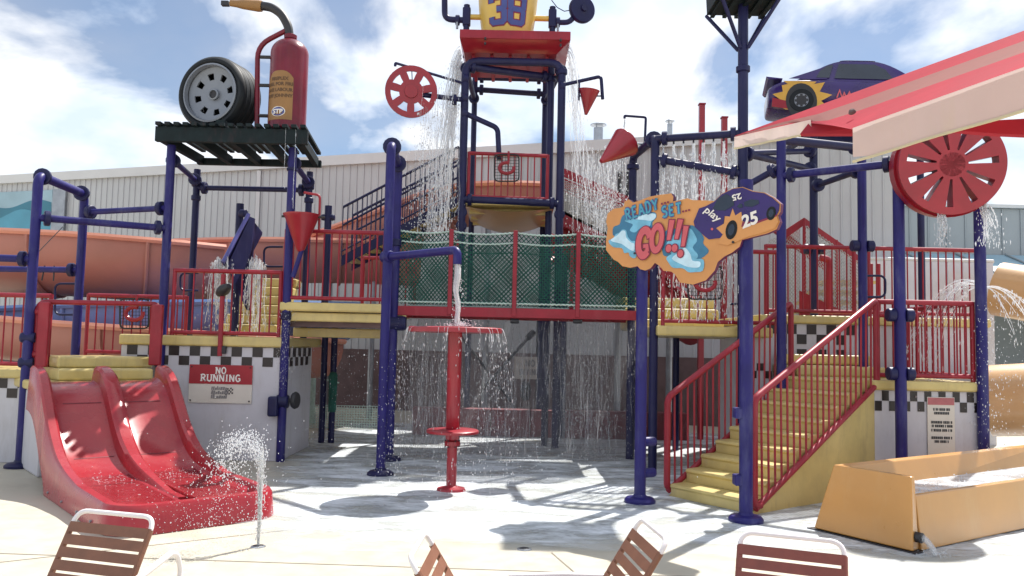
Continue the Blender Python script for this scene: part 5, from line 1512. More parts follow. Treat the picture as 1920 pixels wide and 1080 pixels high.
# steps and raised deck behind (z 2.08), facing checkered
rd = thing('raised_deck', 'yellow raised deck with checkered face and wet steps behind the entry stairs', 'platform', (4.6, 11.6, 0))
MB().slab([(3.45, 10.95), (6.5, 10.95), (6.5, 13.2), (3.45, 13.2)], 0, ZD2 - .14).build('wall', WHITE, rd)
MB().slab([(3.40, 10.90), (6.55, 10.90), (6.55, 13.2), (3.40, 13.2)], ZD2 - .137, ZD2 - .02).build('slab', YEL, rd, bevel=.03)
checker(rd, (3.5, 10.949, 0), (1, 0, 0), 9, .135, (0, -1, 0), ZD2 - .145, 2, 0, hgt=.135)
checker(rd, (3.5, 10.949, 0), (1, 0, 0), 9, .135, (0, -1, 0), 1.62, 1, 1, hgt=.10)
for i, (y0, z1) in enumerate(((10.15, 1.41), (10.55, 1.55))):
    MB().box((4.15 + .05 * i, y0 + .42, z1 - .068), (1.15, .84 - .4 * i + .3, .132)).build('step', YEL, rd, bevel=.035)
railing('raised_deck_railing', 'red railing on the raised deck in front of the mesh stairs', (3.50, 11.0, ZD2 - .02), (4.72, 11.0, ZD2 - .02), .95, .10)
railing('raised_deck_end_railing', 'red railing on the raised deck in front of the white screen wall', (4.92, 11.0, ZD2 - .02), (W(1832, 500, 11.0).x, 11.0, ZD2 - .02), .95, .105)
grab('dark blue grab loop between raised deck railing and post', 1622, 1660, 517, 557, 10.6)
# middle deck (z 1.88) under the sign
md = thing('middle_deck', 'yellow middle deck with rounded steps behind the racing car sign', 'platform', (2.6, 11.2, 1.5))
ZM = 1.88
MB().slab([(Q3[0] + .02, 10.25), (3.36, 10.25), (3.42, 12.8), (Q3[0] + .02, 12.8)], ZM - .13, ZM).build('slab', YEL, md, bevel=.03)
for i, (y0, zt_) in enumerate(((11.9, 2.02), (12.2, 2.2), (12.5, 2.38))):
    MB().box((2.45, y0 + .4, zt_ - .09), (1.45, .8, .17)).build('step', YEL, md, bevel=.05)
MB().slab([(3.05, 10.6), (3.44, 10.6), (3.44, 11.4), (3.05, 11.4)], 0, ZM - .13).build('wall', WHITE, md)
checker(md, (3.05, 10.599, 0), (1, 0, 0), 4, .1, (0, -1, 0), 1.42, 2, 0, hgt=.10)
post(md, (1.95, 12.6), 0, ZM - .13, NAVY, .05); post(md, (2.6, 12.6), 0, ZM - .13, NAVY, .05); post(md, (1.75, 11.6), 0, ZM - .13, DARK, .05)
t = railing('middle_deck_railing', 'red railing of the middle deck half hidden by the racing car sign', (Q3[0] + .1, 10.3, ZM), (3.42, 10.3, ZM), .98, .105)
hoop('black net hoop hanging under the racing car sign', 1322, 530, 64, 62, 10.2)
grab('dark grab loop on the middle deck by the sign post', 1368, 1396, 470, 570, 10.3)
# mesh sided stair beyond
mstr = thing('mesh_stairs', 'red peaked stair enclosure with wire mesh sides behind the raised deck', 'stairs', W(1530, 600, 12.6))
d1 = 12.5
pk, rt, lt, lb_, rb2 = W(1508, 408, d1), W(1636, 497, d1), W(1430, 470, d1 + .6), W(1430, 600, d1 + .6), W(1636, 600, d1)
MB().prism([pk, rt, rt + V((0, 0, -.11)), pk + V((0, 0, -.12))], (0, .05, 0)).build('top_band', RED, mstr)
MB().prism([W(1452, 420, d1 + .9), W(1545, 490, d1 + .9), W(1545, 505, d1 + .9), W(1452, 436, d1 + .9)], (0, .05, 0)).build('top_band', RED, mstr)
MB().prism([pk, W(1462, 438, d1 + .5), W(1462, 455, d1 + .5), pk + V((0, 0, -.12))], (0, .05, 0)).build('peak_band', RED, mstr)
net_mesh(W(1508, 560, d1), W(1634, 600, d1), rt + V((0, 0, -.1)), pk + V((0, 0, -.1)), 22, 18, .007, True).build('wire_mesh', GMESH, mstr, kind='stuff')
net_mesh(W(1440, 580, d1 + .7), W(1500, 590, d1 + .3), W(1500, 425, d1 + .3), W(1440, 452, d1 + .7), 10, 22, .007, True).build('wire_mesh', GMESH, mstr, kind='stuff')
for u, v in ((1508, 410), (1568, 450), (1597, 474), (1460, 440)):
    q = W(u, v, d1 + .02); stick(mstr, 'post', (q.x, q.y, ZD2 - .02), q, .028, RED, 8)
pipe(mstr, 'gate_pipe', [W(1555, 590, 12.0), W(1555, 487, 12.0), W(1538, 483, 12.0)], .05, RED, .1)
MB().prism([W(1500, 545, d1 - .02), W(1600, 592, d1 - .02), W(1500, 592, d1 - .02)], (0, .04, 0)).build('kick_panel', RED, mstr)
for i in range(4): MB().box((W(1540, 560, 12.9).x + i * .12, 12.95, ZD2 + .12 + i * .16), (.8, .7, .05)).build('step', YEL, mstr)
# small red panels by the raised deck
pg = thing('gate_panel', 'pair of small red pointed panels beyond the raised deck post', 'gate', W(1640, 590, 11.6))
for u in (1634, 1648): MB().box(W(u, 540, 11.6), (.05, .04, .72)).build('panel', RED, pg, bevel=.02)
# ================================================================== RACING SIGN on its two posts
sp_l = thing('sign_post', 'blue footed post under the cloud end of the racing sign', 'post', (Q1[0], Q1[1], 0)); post(sp_l, Q1, .0, W(1205, 440, Q1[1]).z, BLUE, .06, True)
coupling(sp_l, V2(Q1, .62) + V((.08, .04, 0)), (1, .5, 0), .05, .18, BLUE); coupling(sp_l, V2(Q1, .30) + V((.08, .04, 0)), (1, .5, 0), .05, .18, BLUE)
sp_r = thing('sign_post', 'blue footed post under the racing car end of the sign', 'post', (Q2[0], Q2[1], 0)); post(sp_r, Q2, .0, W(1398, 338, Q2[1]).z, BLUE, .063, True)
for z in (.38, 1.0): MB().box(V2(Q2, z) + V((-.06, .02, 0)), (.10, .12, .10)).build('clamp', BLUE, sp_r, bevel=.015)
sdir = V((Q2[0] - Q1[0], Q2[1] - Q1[1], 0)).normalized(); sn = V((sdir.y, -sdir.x, 0))
if sn.y > 0: sn = -sn
sp0 = V2(Q1, 2.4) + sn * .10
def Z(X, Y, off=0.0): return PLN(1120 + X / 4.908, 330 + Y / 4.909, sp0, sn) + sn * off
rs = thing('racing_sign', 'orange cloud-shaped sign reading READY SET GO with violet race car', 'sign', V2(Q1, 2.0))
outl = [(80, 600), (95, 480), (80, 420), (95, 345), (150, 300), (215, 292), (245, 275), (250, 235), (290, 215), (330, 245), (400, 222), (480, 190), (580, 172), (680, 160), (700, 190), (695, 235), (740, 225), (830, 205), (880, 222), (1000, 225), (1075, 230), (1150, 160), (1250, 112), (1340, 100), (1440, 140), (1540, 152), (1620, 195), (1690, 255), (1685, 330), (1662, 365), (1680, 420), (1650, 490), (1560, 530), (1400, 570), (1330, 590), (1310, 650), (1240, 705), (1170, 740), (1110, 790), (1080, 870), (1000, 960), (880, 1000), (760, 980), (715, 905), (680, 880), (610, 872), (570, 825), (530, 800), (490, 850), (440, 870), (395, 858), (370, 830), (300, 845), (230, 830), (190, 790), (150, 770), (110, 720), (80, 680)]
MB().prism([Z(x, y) for x, y in outl], -sn * .055, 0, 1).build('board', [SIGNO, SIGNP], rs)
rsb = [o_ for o_ in rs.children if o_.name.startswith('board')][0]
def shape(nm, pts, m, off): flat = MB(); flatpoly(flat, [Z(x, y) for x, y in pts], sn, off); return flat.build(nm, m, rsb)
def cres(pts, k=3):      # smooth closed curve
    n = len(pts); out = []
    for i in range(n):
        p0, p1, p2, p3 = [V(pts[(i + j) % n]) for j in (-1, 0, 1, 2)]
        for s_ in range(k):
            t = s_ / k; q = .5 * ((2 * p1) + (p2 - p0) * t + (2 * p0 - 5 * p1 + 4 * p2 - p3) * t * t + (3 * p1 - p0 - 3 * p2 + p3) * t ** 3); out.append((q.x, q.y))
    return out
shape('cloud_shadow', cres([(145, 545), (150, 470), (205, 445), (225, 380), (262, 352), (340, 362), (440, 340), (530, 335), (545, 380), (510, 425), (500, 480), (420, 470), (375, 520), (362, 600), (290, 590), (240, 520), (190, 545)]), SB_D, .003)
shape('cloud_light', cres([(255, 410), (340, 378), (440, 350), (535, 345), (540, 385), (500, 420), (480, 470), (400, 480), (350, 520), (300, 500), (330, 450), (290, 430)]), SB_M, .005)
shape('cloud_puff', cres([(350, 395), (440, 355), (530, 348), (538, 385), (500, 412), (430, 405)]), SB_L, .007)
shape('cloud_puff', cres([(105, 600), (150, 572), (172, 538), (208, 520), (230, 495), (268, 500), (285, 560), (320, 600), (350, 600), (372, 640), (362, 740), (335, 757), (300, 735), (290, 705), (250, 710), (230, 665), (150, 655)]), SB_M, .007)
shape('cloud_puff', cres([(125, 595), (190, 545), (230, 505), (262, 510), (270, 565), (315, 612), (345, 625), (340, 690), (290, 670), (225, 625)]), SB_L, .009)
shape('wave_shadow', cres([(600, 560), (640, 500), (760, 480), (880, 455), (980, 560), (975, 620), (1025, 680), (1010, 720), (940, 770), (900, 780), (870, 700), (800, 720), (640, 740), (600, 700)]), SB_D, .003)
shape('wave_blue', cres([(640, 620), (760, 500), (850, 480), (900, 540), (920, 600), (880, 660), (930, 730), (880, 770), (700, 730)]), SB_M, .005)
shape('cloud_puff', cres([(640, 750), (720, 700), (800, 640), (870, 700), (900, 760), (980, 770), (975, 870), (900, 885), (840, 885), (790, 850), (700, 845), (660, 800)]), SB_M, .007)
shape('cloud_puff', cres([(690, 760), (760, 700), (810, 660), (860, 720), (880, 780), (950, 790), (940, 840), (850, 840), (770, 810)]), SB_L, .009)
# race car print
shape('car_flames', [(1100, 480), (1170, 440), (1180, 370), (1225, 375), (1250, 300), (1275, 365), (1330, 330), (1340, 420), (1460, 440), (1560, 395), (1650, 360), (1672, 420), (1640, 480), (1540, 520), (1390, 560), (1300, 600), (1200, 640), (1100, 620), (1160, 540)], SIGNO, .011)
shape('car_body_print', [(890, 420), (940, 300), (1000, 280), (1075, 240), (1150, 168), (1250, 120), (1340, 108), (1430, 145), (1540, 160), (1620, 205), (1682, 262), (1676, 320), (1655, 360), (1570, 385), (1470, 420), (1345, 425), (1330, 335), (1278, 372), (1250, 300), (1222, 378), (1175, 370), (1165, 440), (1095, 488), (1165, 520), (1140, 570), (1030, 585), (980, 545), (900, 470)], SVIO, .009)
shape('car_body_edge', [(1340, 425), (1470, 420), (1660, 355), (1655, 372), (1470, 440), (1330, 470)], SMAROON, .0125)
shape('car_window_print', [(1070, 300), (1110, 215), (1190, 165), (1260, 205), (1265, 270), (1180, 320), (1110, 318)], SGLS, .013)
shape('car_window_print', [(1290, 285), (1315, 255), (1340, 260), (1345, 290), (1310, 298)], SGLS, .013)
shape('car_window_print', [(1360, 280), (1355, 245), (1420, 215), (1490, 225), (1495, 255), (1430, 285)], SGLS, .013)
def epts(cx, cy, rx, ry, tilt, n=22): return [(cx + rx * math.cos(a) * math.cos(tilt) - ry * math.sin(a) * math.sin(tilt), cy + rx * math.cos(a) * math.sin(tilt) + ry * math.sin(a) * math.cos(tilt)) for a in [2 * math.pi * i / n for i in range(n)]]
for (cx, cy, rx, ry) in ((1240, 497, 52, 90), (1605, 345, 42, 64)):
    shape('wheel_print', epts(cx, cy, rx, ry, .22), BLACK, .014); shape('hub_print', epts(cx, cy, rx * .55, ry * .6, .22), SGLS, .016)
shape('tail_light', epts(1062, 490, 12, 12, 0, 12), SPINK, .014)
# lettering in the plane of the sign
zx = (Z(1200, 500) - Z(1100, 500)) / 100; zy = (Z(1100, 400) - Z(1100, 500)) / 100      # one zoom pixel, right and up
def zt_(vf, X, Y, ang, sx_, sy_, nm, m, off, ital=0.0):
    ca, sa_ = math.cos(R_(ang)), math.sin(R_(ang)); mb = MB(); o = Z(X, Y)
    vs = []
    for p in vf[0]:
        x, y = p[0] * sx_ + p[1] * sy_ * ital, p[1] * sy_
        vs.append(o + zx * (x * ca - y * sa_) + zy * (x * sa_ + y * ca) + sn * (off + (p[2] if len(p) > 2 else 0)))
    mb.add(vs, vf[1]); return mb.build(nm, m, rsb)
for (w_, m, off) in ((.36, NUMB, .012), (.19, STEAL, .014)):
    zt_(slab_text('READY', 1, w_, True, 1.0, .12), 418, 360, 17, 92, 110, 'lettering', m, off, .12)
    zt_(slab_text('SET', 1, w_, True, 1.0, .12), 692, 365, 11, 88, 105, 'lettering', m, off, .12)
for (cx, cy) in ((600, 257), (628, 250), (655, 243), (795, 328), (822, 322), (850, 315)):
    shape('dot', epts(cx, cy, 10, 10, 0, 10), SMAROON, .012)
def ring_shape(nm, o_pts, m, off, w_):
    vs, fs = ribbon(o_pts, w_, True); mb = MB(); mb.add([Z(x, y, off) for x, y in vs], fs); return mb.build(nm, m, rs)
def ring2(nm, cx, cy, ro, ri, a0, a1, m, off, dx=0, tilt=.10, n=28):
    mb = MB(); vs = []
    for i in range(n + 1):
        a = R_(a0 + (a1 - a0) * i / n)
        for (rx, ry, ox) in ((ro[0], ro[1], 0), (ri[0], ri[1], dx)):
            x, y = rx * math.cos(a) + ox, -ry * math.sin(a)
            vs.append(Z(cx + x - y * -tilt * -1, cy + y, off))
    mb.add(vs, [(2 * i, 2 * i + 1, 2 * i + 3, 2 * i + 2) for i in range(n)]); return mb.build(nm, m, rsb)
for (k, m, off) in ((9, SMAROON, .016), (0, SPINK, .0185)):
    ring2('letter', 555, 575, (66 + k, 140 + k), (26 - k * .8, 78 - k), 0, 360, m, off)
    ring2('letter', 440, 617, (76 + k, 152 + k), (27 - k * .8, 80 - k), 25 - k * .6, 318 + k * .6, m, off + .001)
    shape('letter_bar', [(432 - k, 632 - k), (478 + k, 626 - k), (485 + k, 690 + k), (455 - k, 720 + k), (452 - k, 662 + k), (432 - k, 664 + k)], m, off + .0017)
for (x0, y0, x1, y1, dx, dy, r) in ((695, 405, 665, 590, 665, 668, 26), (775, 400, 735, 580, 720, 665, 26), (825, 460, 795, 650, 773, 715, 26)):
    for (k, m, off) in ((9, SMAROON, .0165), (0, SPINK, .019)):
        shape('exclamation', [(x0 - 22 - k, y0 - k), (x0 + 24 + k, y0 + 4 - k), (x1 + 16 + k, y1 + k), (x1 - 16 - k, y1 + k)], m, off)
        shape('exclamation_dot', epts(dx, dy, r + k, r * 1.35 + k, .2, 14), m, off)
zt_(text2d('25', 1, .035, .25), 1418, 455, 21, 150, 150, 'number', TXTW, .016)
zt_(text2d('25', 1, .03, .0), 1283, 170, 192, 88, 75, 'roof_number', TXTW, .016)
zt_(text2d('play', 1, .02, .1), 1048, 375, -38, 105, 95, 'lettering', TXTW, .016)
for q in ((350, 712), (1255, 610)):
    stick(rs, 'bolt', Z(*q, .0), Z(*q, .02), .012, DARK, 8)

# ================================================================== RACE CAR on its platform
ce = V((math.cos(-.24), math.sin(-.24), 0)); cw = V((-ce.y, ce.x, 0))
co = V((W(1439, 205, 11.5).x, 11.5, W(1497, 216, 11.4).z)); CWD = 1.1
def cp(x, y, z): return co + ce * x + cw * y + V((0, 0, z * 1.22 - .085 * (x - .47)))      # y 0 is the near side
car = thing('race_car', 'violet stock race car with yellow flame burst mounted high behind the umbrella', 'car', co)
def body_ring(x, zb, zt, hw):
    c_ = CWD / 2; r = .07
    q = [(-hw, zb), (-hw, zt - r), (-hw + r * .3, zt - r * .3), (-hw + r, zt), (hw - r, zt), (hw - r * .3, zt - r * .3), (hw, zt - r), (hw, zb)]
    return [cp(x, c_ + n, z) for n, z in q]
secs = [(0, .11, .33, .46), (.05, .08, .37, .50), (.2, .06, .44, .54), (.5, .05, .455, .55), (1.0, .05, .45, .55), (1.8, .05, .445, .55), (2.3, .05, .41, .54), (2.6, .06, .33, .51), (2.75, .08, .27, .46), (2.8, .12, .22, .42)]
MB().loft([body_ring(*s_) for s_ in secs], True, True).build('body', SVIO, car, smooth=True).modifiers.new('smooth', 'SUBSURF').levels = 2
for o_ in car.children:
    for md_ in o_.modifiers: md_.render_levels = 2
def cab_ring(x, zb, zt, h0, h1):
    c_ = CWD / 2; return [cp(x, c_ + n, z) for n, z in ((-h0, zb), (-h0 + (h0 - h1) * .8, zt - .03), (-h1, zt), (h1, zt), (h0 - (h0 - h1) * .8, zt - .03), (h0, zb))]
def sst(t): t = max(0.0, min(1.0, t)); return t * t * (3 - 2 * t)
def cab_z(x): return .445 + .255 * min(math.sin(math.pi / 2 * min(1, max(0, (x - .40) / .72))) ** 1.25, math.sin(math.pi / 2 * min(1, max(0, (2.10 - x) / .66))) ** 1.1) + .012 * math.sin(math.pi * (x - .4) / 1.7)
cxs = [.42 + 1.64 * i / 22 for i in range(23)]
def cab_w(x): return .40 + .05 * (1 - min(1, (cab_z(x) - .445) / .25))
MB().loft([cab_ring(x, .43, cab_z(x), .50 if .6 < x < 1.9 else .48, cab_w(x)) for x in cxs], True, True).build('cabin', SVIO, car, smooth=True)
def over(nm, x0, x1, m, inset=.05):
    L_, R__ = [], []
    mb = MB(); n_ = 10
    for i in range(n_ + 1):
        x = x0 + (x1 - x0) * i / n_; h = cab_w(x) - inset
        L_.append(cp(x, CWD / 2 - h, cab_z(x) + .006)); R__.append(cp(x, CWD / 2 + h, cab_z(x) + .006))
    for i in range(n_): mb.add([L_[i], L_[i + 1], R__[i + 1], R__[i]], [(0, 1, 2, 3)])
    mb.build(nm, m, car, smooth=True)
over('roof_panel', 1.02, 1.5, ROOFW, -.005); over('windscreen', 1.56, 2.0, ROOFW, .02); over('rear_window', .56, .94, SGLS, .05)
def sidepoly(nm, pts, m, off=.012):
    def yy(z):
        return .05 + (CWD / 2 - .55) + (max(0, z - .44) / .25) * .085 - off if z > .43 else -off
    mb = MB(); flatpoly(mb, [cp(x, yy(z), z) for x, z in pts], V((0, 0, 0))); return mb.build(nm, m, car)
sidepoly('quarter_panel', [(.30, .452), (.62, .452), (.83, .46), (.90, .64), (.80, .62), (.58, .545)], SVIO, .008)
sidepoly('window', [(.68, .475), (.86, .475), (.92, .65), (.84, .635), (.74, .57)], SGLS, .012)
sidepoly('window', [(.93, .47), (1.72, .47), (1.62, .60), (1.48, .665), (1.0, .665)], SGLS, .012)
def burst(cx, cz, r0, r1, n, zlo, zhi, xlo=-.0):
    pts = []
    for k in range(2 * n):
        a = math.pi * 2 * k / (2 * n) + .15; r = r1 * (1 + .25 * math.sin(k * 1.7)) if k % 2 == 0 else r0
        pts.append((max(.07, cx + r * math.cos(a) * 1.15), min(zhi, max(zlo, cz + r * math.sin(a)))))
    return pts
WX = .47
sidepoly('flame_burst', burst(WX, .20, .235, .37, 13, .06, .41), STAR, .004)
sidepoly('bumper_stripe', [(.06, .09), (.28, .07), (.30, .16), (.07, .20)], RED, .006)
for wx in (WX, 2.25):
    mb = MB(); flatpoly(mb, [cp(wx + .215 * math.cos(a), -.009, .17 + .215 * math.sin(a)) for a in [2 * math.pi * i / 24 for i in range(24)]], V((0, 0, 0)))
    mb.build('wheel_arch', DARK, car)
    w_ = car
    tyre = MB().lathe([(.10, -.06), (.165, -.06), (.178, -.04), (.178, .04), (.165, .06), (.10, .06)], cp(wx, .045, .178), -cw, 28).build('tyre', BLACK, car, smooth=True)
    slotted_disc(cp(wx, .0, .178), -cw, .115, .05, .095, 8, .2, .22, .03, 0, .01).build('rim', RIM, tyre)
    MB().lathe([(0, 0), (.11, 0)], cp(wx, .03, .178), -cw, 18).build('wheel_back', DARK, car)
for wx in (WX, 2.25): MB().lathe([(0, -.06), (.178, -.06), (.178, .06), (0, .06)], cp(wx, CWD - .05, .178), -cw, 20).build('tyre', BLACK, car, smooth=True)
MB().prism([cp(.02, .1, .455), cp(.22, .1, .46), cp(.22, .1, .468), cp(-.01, .1, .485)], cw * (CWD - .2)).build('spoiler', SVIO, car)
sq = MB(); vs, fs = ribbon([(0, 0), (.04, .09), (.07, 0), (.10, .06), (.13, 0), (.17, .07), (.20, 0), (.24, .06), (.28, .01), (.36, .05)], .018)
sq.add([cp(.95 + x, -.014, .22 + z) for x, z in vs], fs); sq.build('door_script', SPINK, car)
cpf = thing('car_platform', 'navy steel platform carrying the race car, mostly hidden by the umbrella', 'platform', V2(Q7, co.z))
for y_ in (.1, CWD - .1): MB().box(cp(1.55, y_, -.05), (2.3, .12, .09)).build('beam', NAVY, cpf)
for (q, r_) in ((Q7, .055), (Q10, .05)):
    stick(cpf, 'column', V2(q, 2.6), V2(q, co.z - .1), r_, NAVY, 12)
for x_ in (.62, 2.3): MB().box(cp(x_, CWD / 2, -.12), (.10, CWD + .5, .06)).build('cross_beam', NAVY, cpf)

# red slotted wheel
rw = thing('slotted_spinner', 'big red wheel with eleven narrow slots high on the deck frame post', 'water wheel', W(1782, 400, 8.7))
wcx = W(1780, 310, 8.6); wax = V((-.20, -1, -.12)).normalized(); RW = .54
slotted_disc(wcx, wax, RW, .16, .46, 11, .07, .085, .20, .1, .0, 3).build('disc', REDPL, rw)
MB().lathe([(RW, -.02), (RW + .025, -.01), (RW + .025, -.20), (RW - .01, -.20)], wcx, wax, 48).build('rim_band', REDPL, rw, smooth=True)
MB().lathe([(0, .03), (.13, .03), (.15, 0), (.15, -.07)], wcx + wax * .07, wax, 24).build('hub', REDPL, rw, smooth=True)
stick(rw, 'axle', wcx - wax * .02, V2(Q9, wcx.z) , .05, NAVY, 12)

# ================================================================== PATIO UMBRELLA close to the camera
TRIMB = mat('faded_canopy_trim', (0.30, 0.13, 0.12), 0.8, 0.1, 4.0, transl=0.3, spec=0.1)
um = thing('patio_umbrella', 'red patio umbrella edge with cream valance close overhead', 'umbrella', (2.25, 3.0, 0))
fl0, fl1 = W(1600, 237, 2.70), W(1920, 123, 2.08); fl0.z = fl1.z = 2.36
dF = (fl1 - fl0).normalized(); fl2 = fl0 + dF * 1.5
e0, e1 = W(1378, 258, 4.0), W(1920, 52, 2.6); ez_ = (e0.z + e1.z) / 2; e0.z = e1.z = ez_
dE = (e1 - e0).normalized(); e2 = e1 + dE * .9
c0 = W(1520, 246, 3.25)
NJ = 32
c0 = W(1520, 227, 3.35)
def bilin(s, t):     # s along the slope edge, t from the valance line up to the ridge edge
    if s < .12: lo_ = (e0 + V((0, 0, -.012))).lerp(c0, s / .12)
    elif s < .22: lo_ = c0.lerp(fl0, (s - .12) / .10)
    else: lo_ = fl0.lerp(fl2, (s - .22) / .78)
    hi_ = e0.lerp(e2, s)
    q = lo_.lerp(hi_, t); q.z -= .018 * math.sin(math.pi * t) * min(1, s / .3); return q
def band(nm, t0, t1, m, off=0.0, s0=0, s1=1):
    mb = MB(); n1 = NJ; n2 = 4
    for i in range(n1):
        for j in range(n2):
            a0, a1 = s0 + (s1 - s0) * i / n1, s0 + (s1 - s0) * (i + 1) / n1; b0, b1 = t0 + (t1 - t0) * j / n2, t0 + (t1 - t0) * (j + 1) / n2
            mb.add([bilin(a0, b0) + V((-.5, -.2, .85)) * off, bilin(a1, b0) + V((-.5, -.2, .85)) * off, bilin(a1, b1) + V((-.5, -.2, .85)) * off, bilin(a0, b1) + V((-.5, -.2, .85)) * off], [(0, 1, 2, 3)])
    return mb.build(nm, m, um, smooth=True)
band('canopy_panel', 0, .52, REDCAN); band('trim_band', .52, .78, TRIMB); band('canopy_panel', .78, 1, REDCAN)
# the other slope beyond the ridge
apx = V((2.25, 3.0, 2.75))
k_ = (e0.y - 2.9) / (e0.y - e2.y); m_ = e0.lerp(e2, k_)
MB().add([m_, e2, V((3.1, 1.3, 2.36)), V((2.5, 2.75, 2.36))], [(0, 1, 2, 3)]).build('canopy_panel', REDCAN, um)
def valance(nm, a, b, h, sag=.012):
    mb = MB(); n1 = 16
    for i in range(n1):
        p, q = a.lerp(b, i / n1), a.lerp(b, (i + 1) / n1); w0, w1 = .006 * math.sin(i * 1.3), .006 * math.sin((i + 1) * 1.3)
        hp, hq = h * (1 if i else .86), h
        mb.add([p + V((w0, 0, -hp)), q + V((w1, 0, -hq)), q + V((0, 0, .004)), p + V((0, 0, .004))], [(0, 1, 2, 3)])
    mb.build(nm, CREAM, um, smooth=True)
    MB().tube([a.lerp(b, i / n1) + V((.006 * math.sin(i * 1.3), -.001, -h)) for i in range(n1 + 1)], .005, 5).build('hem', CREAMB, um)
valance('valance', fl0 + V((-.004, -.004, 0)), fl2, .112)
valance('valance', e0 + V((-.005, -.005, -.012)), W(1520, 226, 3.28), .055)
MB().prism([W(1520, 226, 3.3), W(1690, 232, 3.0), W(1690, 250, 3.0), W(1500, 251, 3.3)], (.02, .04, 0)).build('valance', REDCAN, um)
MB().prism([W(1690, 236, 3.0), W(1960, 220, 2.7), W(1960, 254, 2.7), W(1862, 250, 2.8)], (.02, .04, 0)).build('valance', REDCAN, um)
MB().lathe([(0, .012), (.010, .010), (.014, 0)], bilin(.27, .38) + V((-.012, -.008, .014)), (-.5, -.6, .5), 12).build('rib_rivet', BROWN, um)
stick(um, 'pole', (2.25, 2.6, .02), (2.25, 2.6, 2.5), .024, FRAME, 12)
stick(um, 'rib', (2.25, 2.6, 2.42), bilin(.5, .9) + V((0, 0, -.02)), .012, FRAME, 8)
MB().lathe([(0, .09), (.03, .09), (.05, .06), (.22, .04), (.24, .0)], (2.25, 2.6, .003), (0, 0, 1), 24).build('base', DARK, um, smooth=True)

# ================================================================== ORANGE RUN-OUT TROUGH
TO = V((3.24, 6.5, 0)); TD, TN = V((.84, .54, 0)).normalized(), V((-.54, .84, 0)).normalized()
def tp(s, n, z): return TO + TD * s + TN * n + V((0, 0, z))
tg = thing('runout_trough', 'orange fibreglass run-out trough of the tube slide on the concrete', 'slide', TO)
MB().loft([[tp(0, 0, .02), tp(0, .92, .02), tp(.05, .75, .60), tp(.05, .035, .60)], [tp(.12, .02, .02), tp(.12, .90, .02), tp(.10, .75, .60), tp(.10, .035, .60)]], True, True).build('end_panel', ORANGE, tg, bevel=.012)
LT = 3.6
MB().loft([[tp(.13, .0, .012), tp(.13, .05, .44), tp(.13, .10, .445), tp(.13, .14, .25), tp(.13, .12, .012)], [tp(LT, .0, .012), tp(LT, .05, .44), tp(LT, .10, .445), tp(LT, .14, .25), tp(LT, .12, .012)]], True, True).build('near_wall', ORANGE, tg, bevel=.01)
MB().loft([[tp(.11, .58, .25), tp(.11, .715, .58), tp(.11, .76, .60), tp(.11, .88, .012), tp(.11, .60, .012)], [tp(LT, .58, .25), tp(LT, .655, .60), tp(LT, .70, .62), tp(LT, .80, .012), tp(LT, .60, .012)]], True, True).build('far_wall', ORANGE, tg, bevel=.01)
MB().prism([tp(.12, .12, .24), tp(LT, .12, .24), tp(LT, .6, .24), tp(.12, .6, .24)], (0, 0, -.2)).build('floor', ORANGE, tg)
MB().prism([tp(.12, .085, .405), tp(LT, .085, .405), tp(LT, .625, .405), tp(.12, .625, .405)], (0, 0, -.01)).build('water_layer', FILM, tg)
for o_ in tg.children:
    if o_.name.startswith('water_layer'):
        a__ = o_.data.attributes.new('wet', 'FLOAT', 'POINT'); a__.data.foreach_set('value', [1.0] * len(o_.data.vertices))
MB().prism([tp(-.02, -.03, .004), tp(-.02, .98, .004), tp(.1, .96, .004), tp(.1, -.03, .004)], (0, 0, .012)).build('rubber_mat', DARK, tg)
stick(tg, 'drain_pipe', tp(.07, .06, .125), tp(.07, -.035, .125), .042, DARK, 16)
